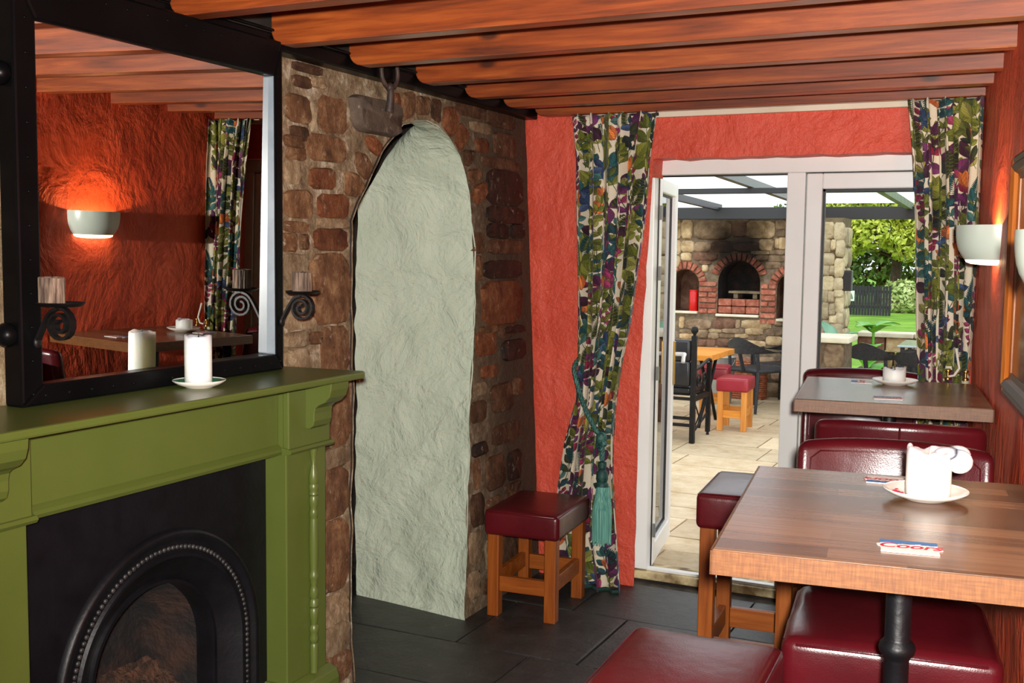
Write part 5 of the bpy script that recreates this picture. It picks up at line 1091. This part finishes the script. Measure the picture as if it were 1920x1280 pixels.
m = MB(); m.box(-2.05, 10.32, 0, -1.60, 10.75, .83); m.build('core', 'ov_mortar', pw, world=True)
def pwm(x, z, h=0.0): return (x + 1.75, 10.32 - 10.5 - h, z)
stone_quads([(-2.05, z0, xm, z1, 2) for z0, z1, xm in ((.60, .82, -1.80), (.40, .59, -1.85), (.2, .39, -1.78), (0, .19, -1.83))] + [(xm + .015, z0, -1.60, z1, 0) for z0, z1, xm in ((.60, .82, -1.80), (.40, .59, -1.85), (.2, .39, -1.78), (0, .19, -1.83))], pwm, pw, 'stone', OV, (.01, .03), .004, .02, .02, .004)
m = MB(); m.rbox(.52, .52, .055, .012, 2, (-1.815, 10.53, .857)); m.build('coping_slab', 'coping', pw, world=True)
lowall = thing('garden_wall', 'low garden wall with long pale coping between patio and lawn', 'wall', (-.4, 13.1, 0))
x = -1.88
while x < 1.5:
    w = .62; m = MB(); m.rbox(w - .01, .36, .05, .01, 2, (x + w / 2, 13.1, .735)); m.build('coping_slab', 'coping', lowall, world=True)
    for k, z in enumerate((0, .18, .36, .54)):
        m = MB(); m.rbox(w / 2 - .012, .28, .165, .02, 2, (x + w * (.25 if k % 2 else .4), 13.1, z + .085)); m.build('stone', OV[(k + int(x * 7)) % 3], lowall, world=True)
        m = MB(); m.rbox(w / 2 - .012, .28, .165, .02, 2, (x + w * (.75 if k % 2 else .9), 13.1, z + .085)); m.build('stone', OV[(k + 1 + int(x * 5)) % 3], lowall, world=True)
    x += w
def big_leaf(L, Wd, lobes, parent, mat, base, az, elev, curl=.5):
    n = 14; vv = []; R_ = Matrix.Translation(base) @ Matrix.Rotation(az, 4, 'Z')
    for i in range(n + 1):
        t = i / n; ang = elev - curl * t; 
        w = Wd * (math.sin(PI * min(1, .06 + .94 * t ** .75)) ** .7) * (1 + .14 * math.sin(t * lobes * 2 * PI))
        x = L * t * math.cos(elev - curl * t * .5); z = L * t * math.sin(elev - curl * t * .5)
        for k in (-1, -.5, 0, .5, 1): vv.append(R_ @ Vector((x, w * k, z + .10 * w * abs(k) * 2)))
    m = MB(); m.add(vv, [(i * 5 + k, i * 5 + k + 1, i * 5 + k + 6, i * 5 + k + 5) for i in range(n) for k in range(4)])
    o = m.build('leaf', mat, parent, smooth=60); so = o.modifiers.new('thick', 'SOLIDIFY'); so.thickness = .004; return o
p1 = thing('broad_leaf_plant', 'blue-green plant with one large upright leaf behind the planter coping', 'plant', (-1.86, 11.35, 0))
for az, el, L in ((2.5, 1.25, .30), (.4, .9, .26), (-1.9, .8, .26)): big_leaf(L, .085, 0.0, p1, 'leaf_blue', (0, 0, .74), az, el, .9)
m = MB(); m.tube([(0, 0, 0), (0, .01, .4), (0, 0, .76)], .014, 6); m.build('stem', 'leaf_blue', p1)
p2 = thing('broad_leaf_plant', 'bright green lobed-leaf plant growing between the planter and the lawn', 'plant', (-1.62, 12.35, 0))
for az, el, L, z in ((-.6, .7, .30, .80), (-2.2, .5, .26, .84), (.5, .5, .30, .86), (-1.5, .3, .26, .66), (-1.7, -.1, .30, .56), (2.6, .8, .26, .8), (-1.2, .1, .24, .46)): big_leaf(L, .10, 3.5, p2, 'leaf_bright', (0, 0, z), az, el, .8)
m = MB(); m.tube([(0, 0, 0), (0, .01, .4), (0, 0, .86)], .014, 6); m.build('stem', 'leaf_bright', p2)

fence = thing('garden_fence', 'short black pale fence with a small white notice on the lawn', 'fence', (-4.3, 31.0, -.05))
for k in range(17):
    x = -.62 + 1.24 * k / 16; h = .84 + .012 * math.sin(k * 2.1); m = MB(); m.prism([(x - .034, 0.03), (x + .034, 0.03), (x + .034, h - .03), (x + .012, h), (x - .012, h), (x - .034, h - .03)], 'y', -.012, .012); m.build('pale', 'fence', fence)
for z in (.22, .64): m = MB(); m.box(-.66, .012, z, .66, .05, z + .07); m.build('rail', 'fence', fence)
sn = thing('notice', 'small white notice fixed to the black garden fence', 'sign', (-4.68, 30.97, .36))
m = MB(); m.box(-.085, -.012, 0, .085, 0, .28); m.build('board', 'sign', sn)
m = MB(); m.prism([(-.05, .05), (.05, .05), (.05, .10), (.0, .22), (-.05, .12)], 'y', -.014, -.012); m.build('emblem', 'sign_ink', sn)
def crown(name, parent, mat, blobs, count, size, seed, kind='stuff'):
    rng = np.random.RandomState(seed); w = np.array([b[3] * b[4] * b[5] for b in blobs]) ** .67; w /= w.sum(); V = []; 
    idx = rng.choice(len(blobs), count, p=w); B_ = np.array(blobs)[idx]
    d = rng.normal(size=(count, 3)); d /= np.linalg.norm(d, axis=1)[:, None]; rad = rng.uniform(.72, 1.06, (count, 1)) ** .8
    c = B_[:, :3] + d * rad * B_[:, 3:6]; a = rng.normal(size=(count, 3)); a /= np.linalg.norm(a, axis=1)[:, None]
    nn = d + rng.normal(0, .55, (count, 3)); nn /= np.linalg.norm(nn, axis=1)[:, None]
    a = a - nn * (a * nn).sum(1)[:, None]; a /= np.linalg.norm(a, axis=1)[:, None]; b = np.cross(nn, a); s = size * rng.uniform(.6, 1.3, (count, 1))
    P = np.stack([c - a * s, c + b * s * .5, c + a * s, c - b * s * .5], 1).reshape(-1, 3)
    me = bpy.data.meshes.new(name); me.vertices.add(len(P)); me.vertices.foreach_set('co', P.astype(np.float32).ravel()); me.loops.add(count * 4); me.loops.foreach_set('vertex_index', np.arange(count * 4, dtype=np.int32))
    me.polygons.add(count); me.polygons.foreach_set('loop_start', np.arange(0, count * 4, 4, dtype=np.int32)); me.polygons.foreach_set('loop_total', np.full(count, 4, np.int32)); me.update(calc_edges=True); me.validate(); me.materials.append(M[mat])
    o = bpy.data.objects.new(name, me); COL.objects.link(o); o.parent = parent; o['kind'] = kind; return o
def tree(label, loc, blobs, mat, count, size, seed, trunk=.16, group='garden trees'):
    t = thing('tree', label, 'tree', loc, 0, group); top = max(b[2] for b in blobs)
    m = MB(); m.tube([(0, 0, 0), (.05, 0, top * .4), (-.05, .1, top)], lambda q: trunk * (1.2 - .8 * q), 8)
    for k, b in enumerate(blobs): m.tube([(0, 0, top * .35 + .1 * k % .5), (b[0] * .5, b[1] * .5, (b[2] + top * .35) / 2 + .1), tuple(b[:3])], lambda q: trunk * .4 * (1.1 - q), 6)
    m.build('trunk', 'bark', t, smooth=60); crown('crown', t, mat, blobs, count, size, seed); return t
rr = random.Random(5)
tree('broad yellow-green tree over the black garden fence', (-4.1, 35.5, -.05), [(-1.4, 0, 3.0, 1.1, .9, .9), (-.3, -.3, 3.6, 1.2, 1, 1.0), (.8, 0, 2.8, 1.0, .9, .9), (-.6, -.6, 2.4, .8, .6, .6), (.5, -.6, 2.0, .8, .6, .55), (-1.5, -.3, 2.0, .7, .6, .5), (1.3, -.2, 1.9, .7, .6, .7), (.3, 0, 4.5, 1.6, 1.2, 1.0), (-1.9, 0, 4.2, 1.2, 1, .9), (1.6, 0, 3.9, 1.1, 1, .9)], 'leaf_yellow', 12000, .10, 3)
tree('deep green tree behind the yellow-green one', (-5.0, 39.5, -.05), [(-2.2, 0, 2.2, 1.8, 1, 1.9), (.2, 0, 2.0, 2.0, 1, 1.8), (2.4, 0, 2.2, 1.8, 1, 1.9), (-1, 0, 4.6, 2.4, 1.2, 1.8), (2, 0, 4.8, 2.2, 1.2, 1.6), (-.5, -.8, 1.2, 1.6, .6, .9)], 'leaf_dark', 12000, .13, 4)
sh = thing('grass_clump', 'tall pale grasses beside the garden fence', 'plant', (-3.1, 33.5, -.05)); crown('grasses', sh, 'leaf_pale', [(-.55, 0, .45, .6, .4, .5), (.3, 0, .5, .7, .4, .55), (1.1, 0, .5, .7, .4, .5)], 3500, .08, 6)
for i, (x, y_, s) in enumerate(((9.5, 21, 1.0), (13.5, 15, 1.1), (-13, 26, 1.1))):
    tree(['garden tree seen only as green in the open door glass, nearer the lawn', 'garden tree seen only as green in the open door glass, farther out', 'garden tree far beyond the oven wall'][i], (x, y_, -.05), [(-1.2 * s, 0, 3 * s, 1.8 * s, 1.6 * s, 1.7 * s), (1.2 * s, .4, 3.2 * s, 1.8 * s, 1.6 * s, 1.7 * s), (0, -.4, 4.6 * s, 2 * s, 1.8 * s, 1.6 * s), (0, 0, 1.8 * s, 1.9 * s, 1.6 * s, 1.2 * s)], 'leaf_dark', 5000, .2, 20 + i, .2)
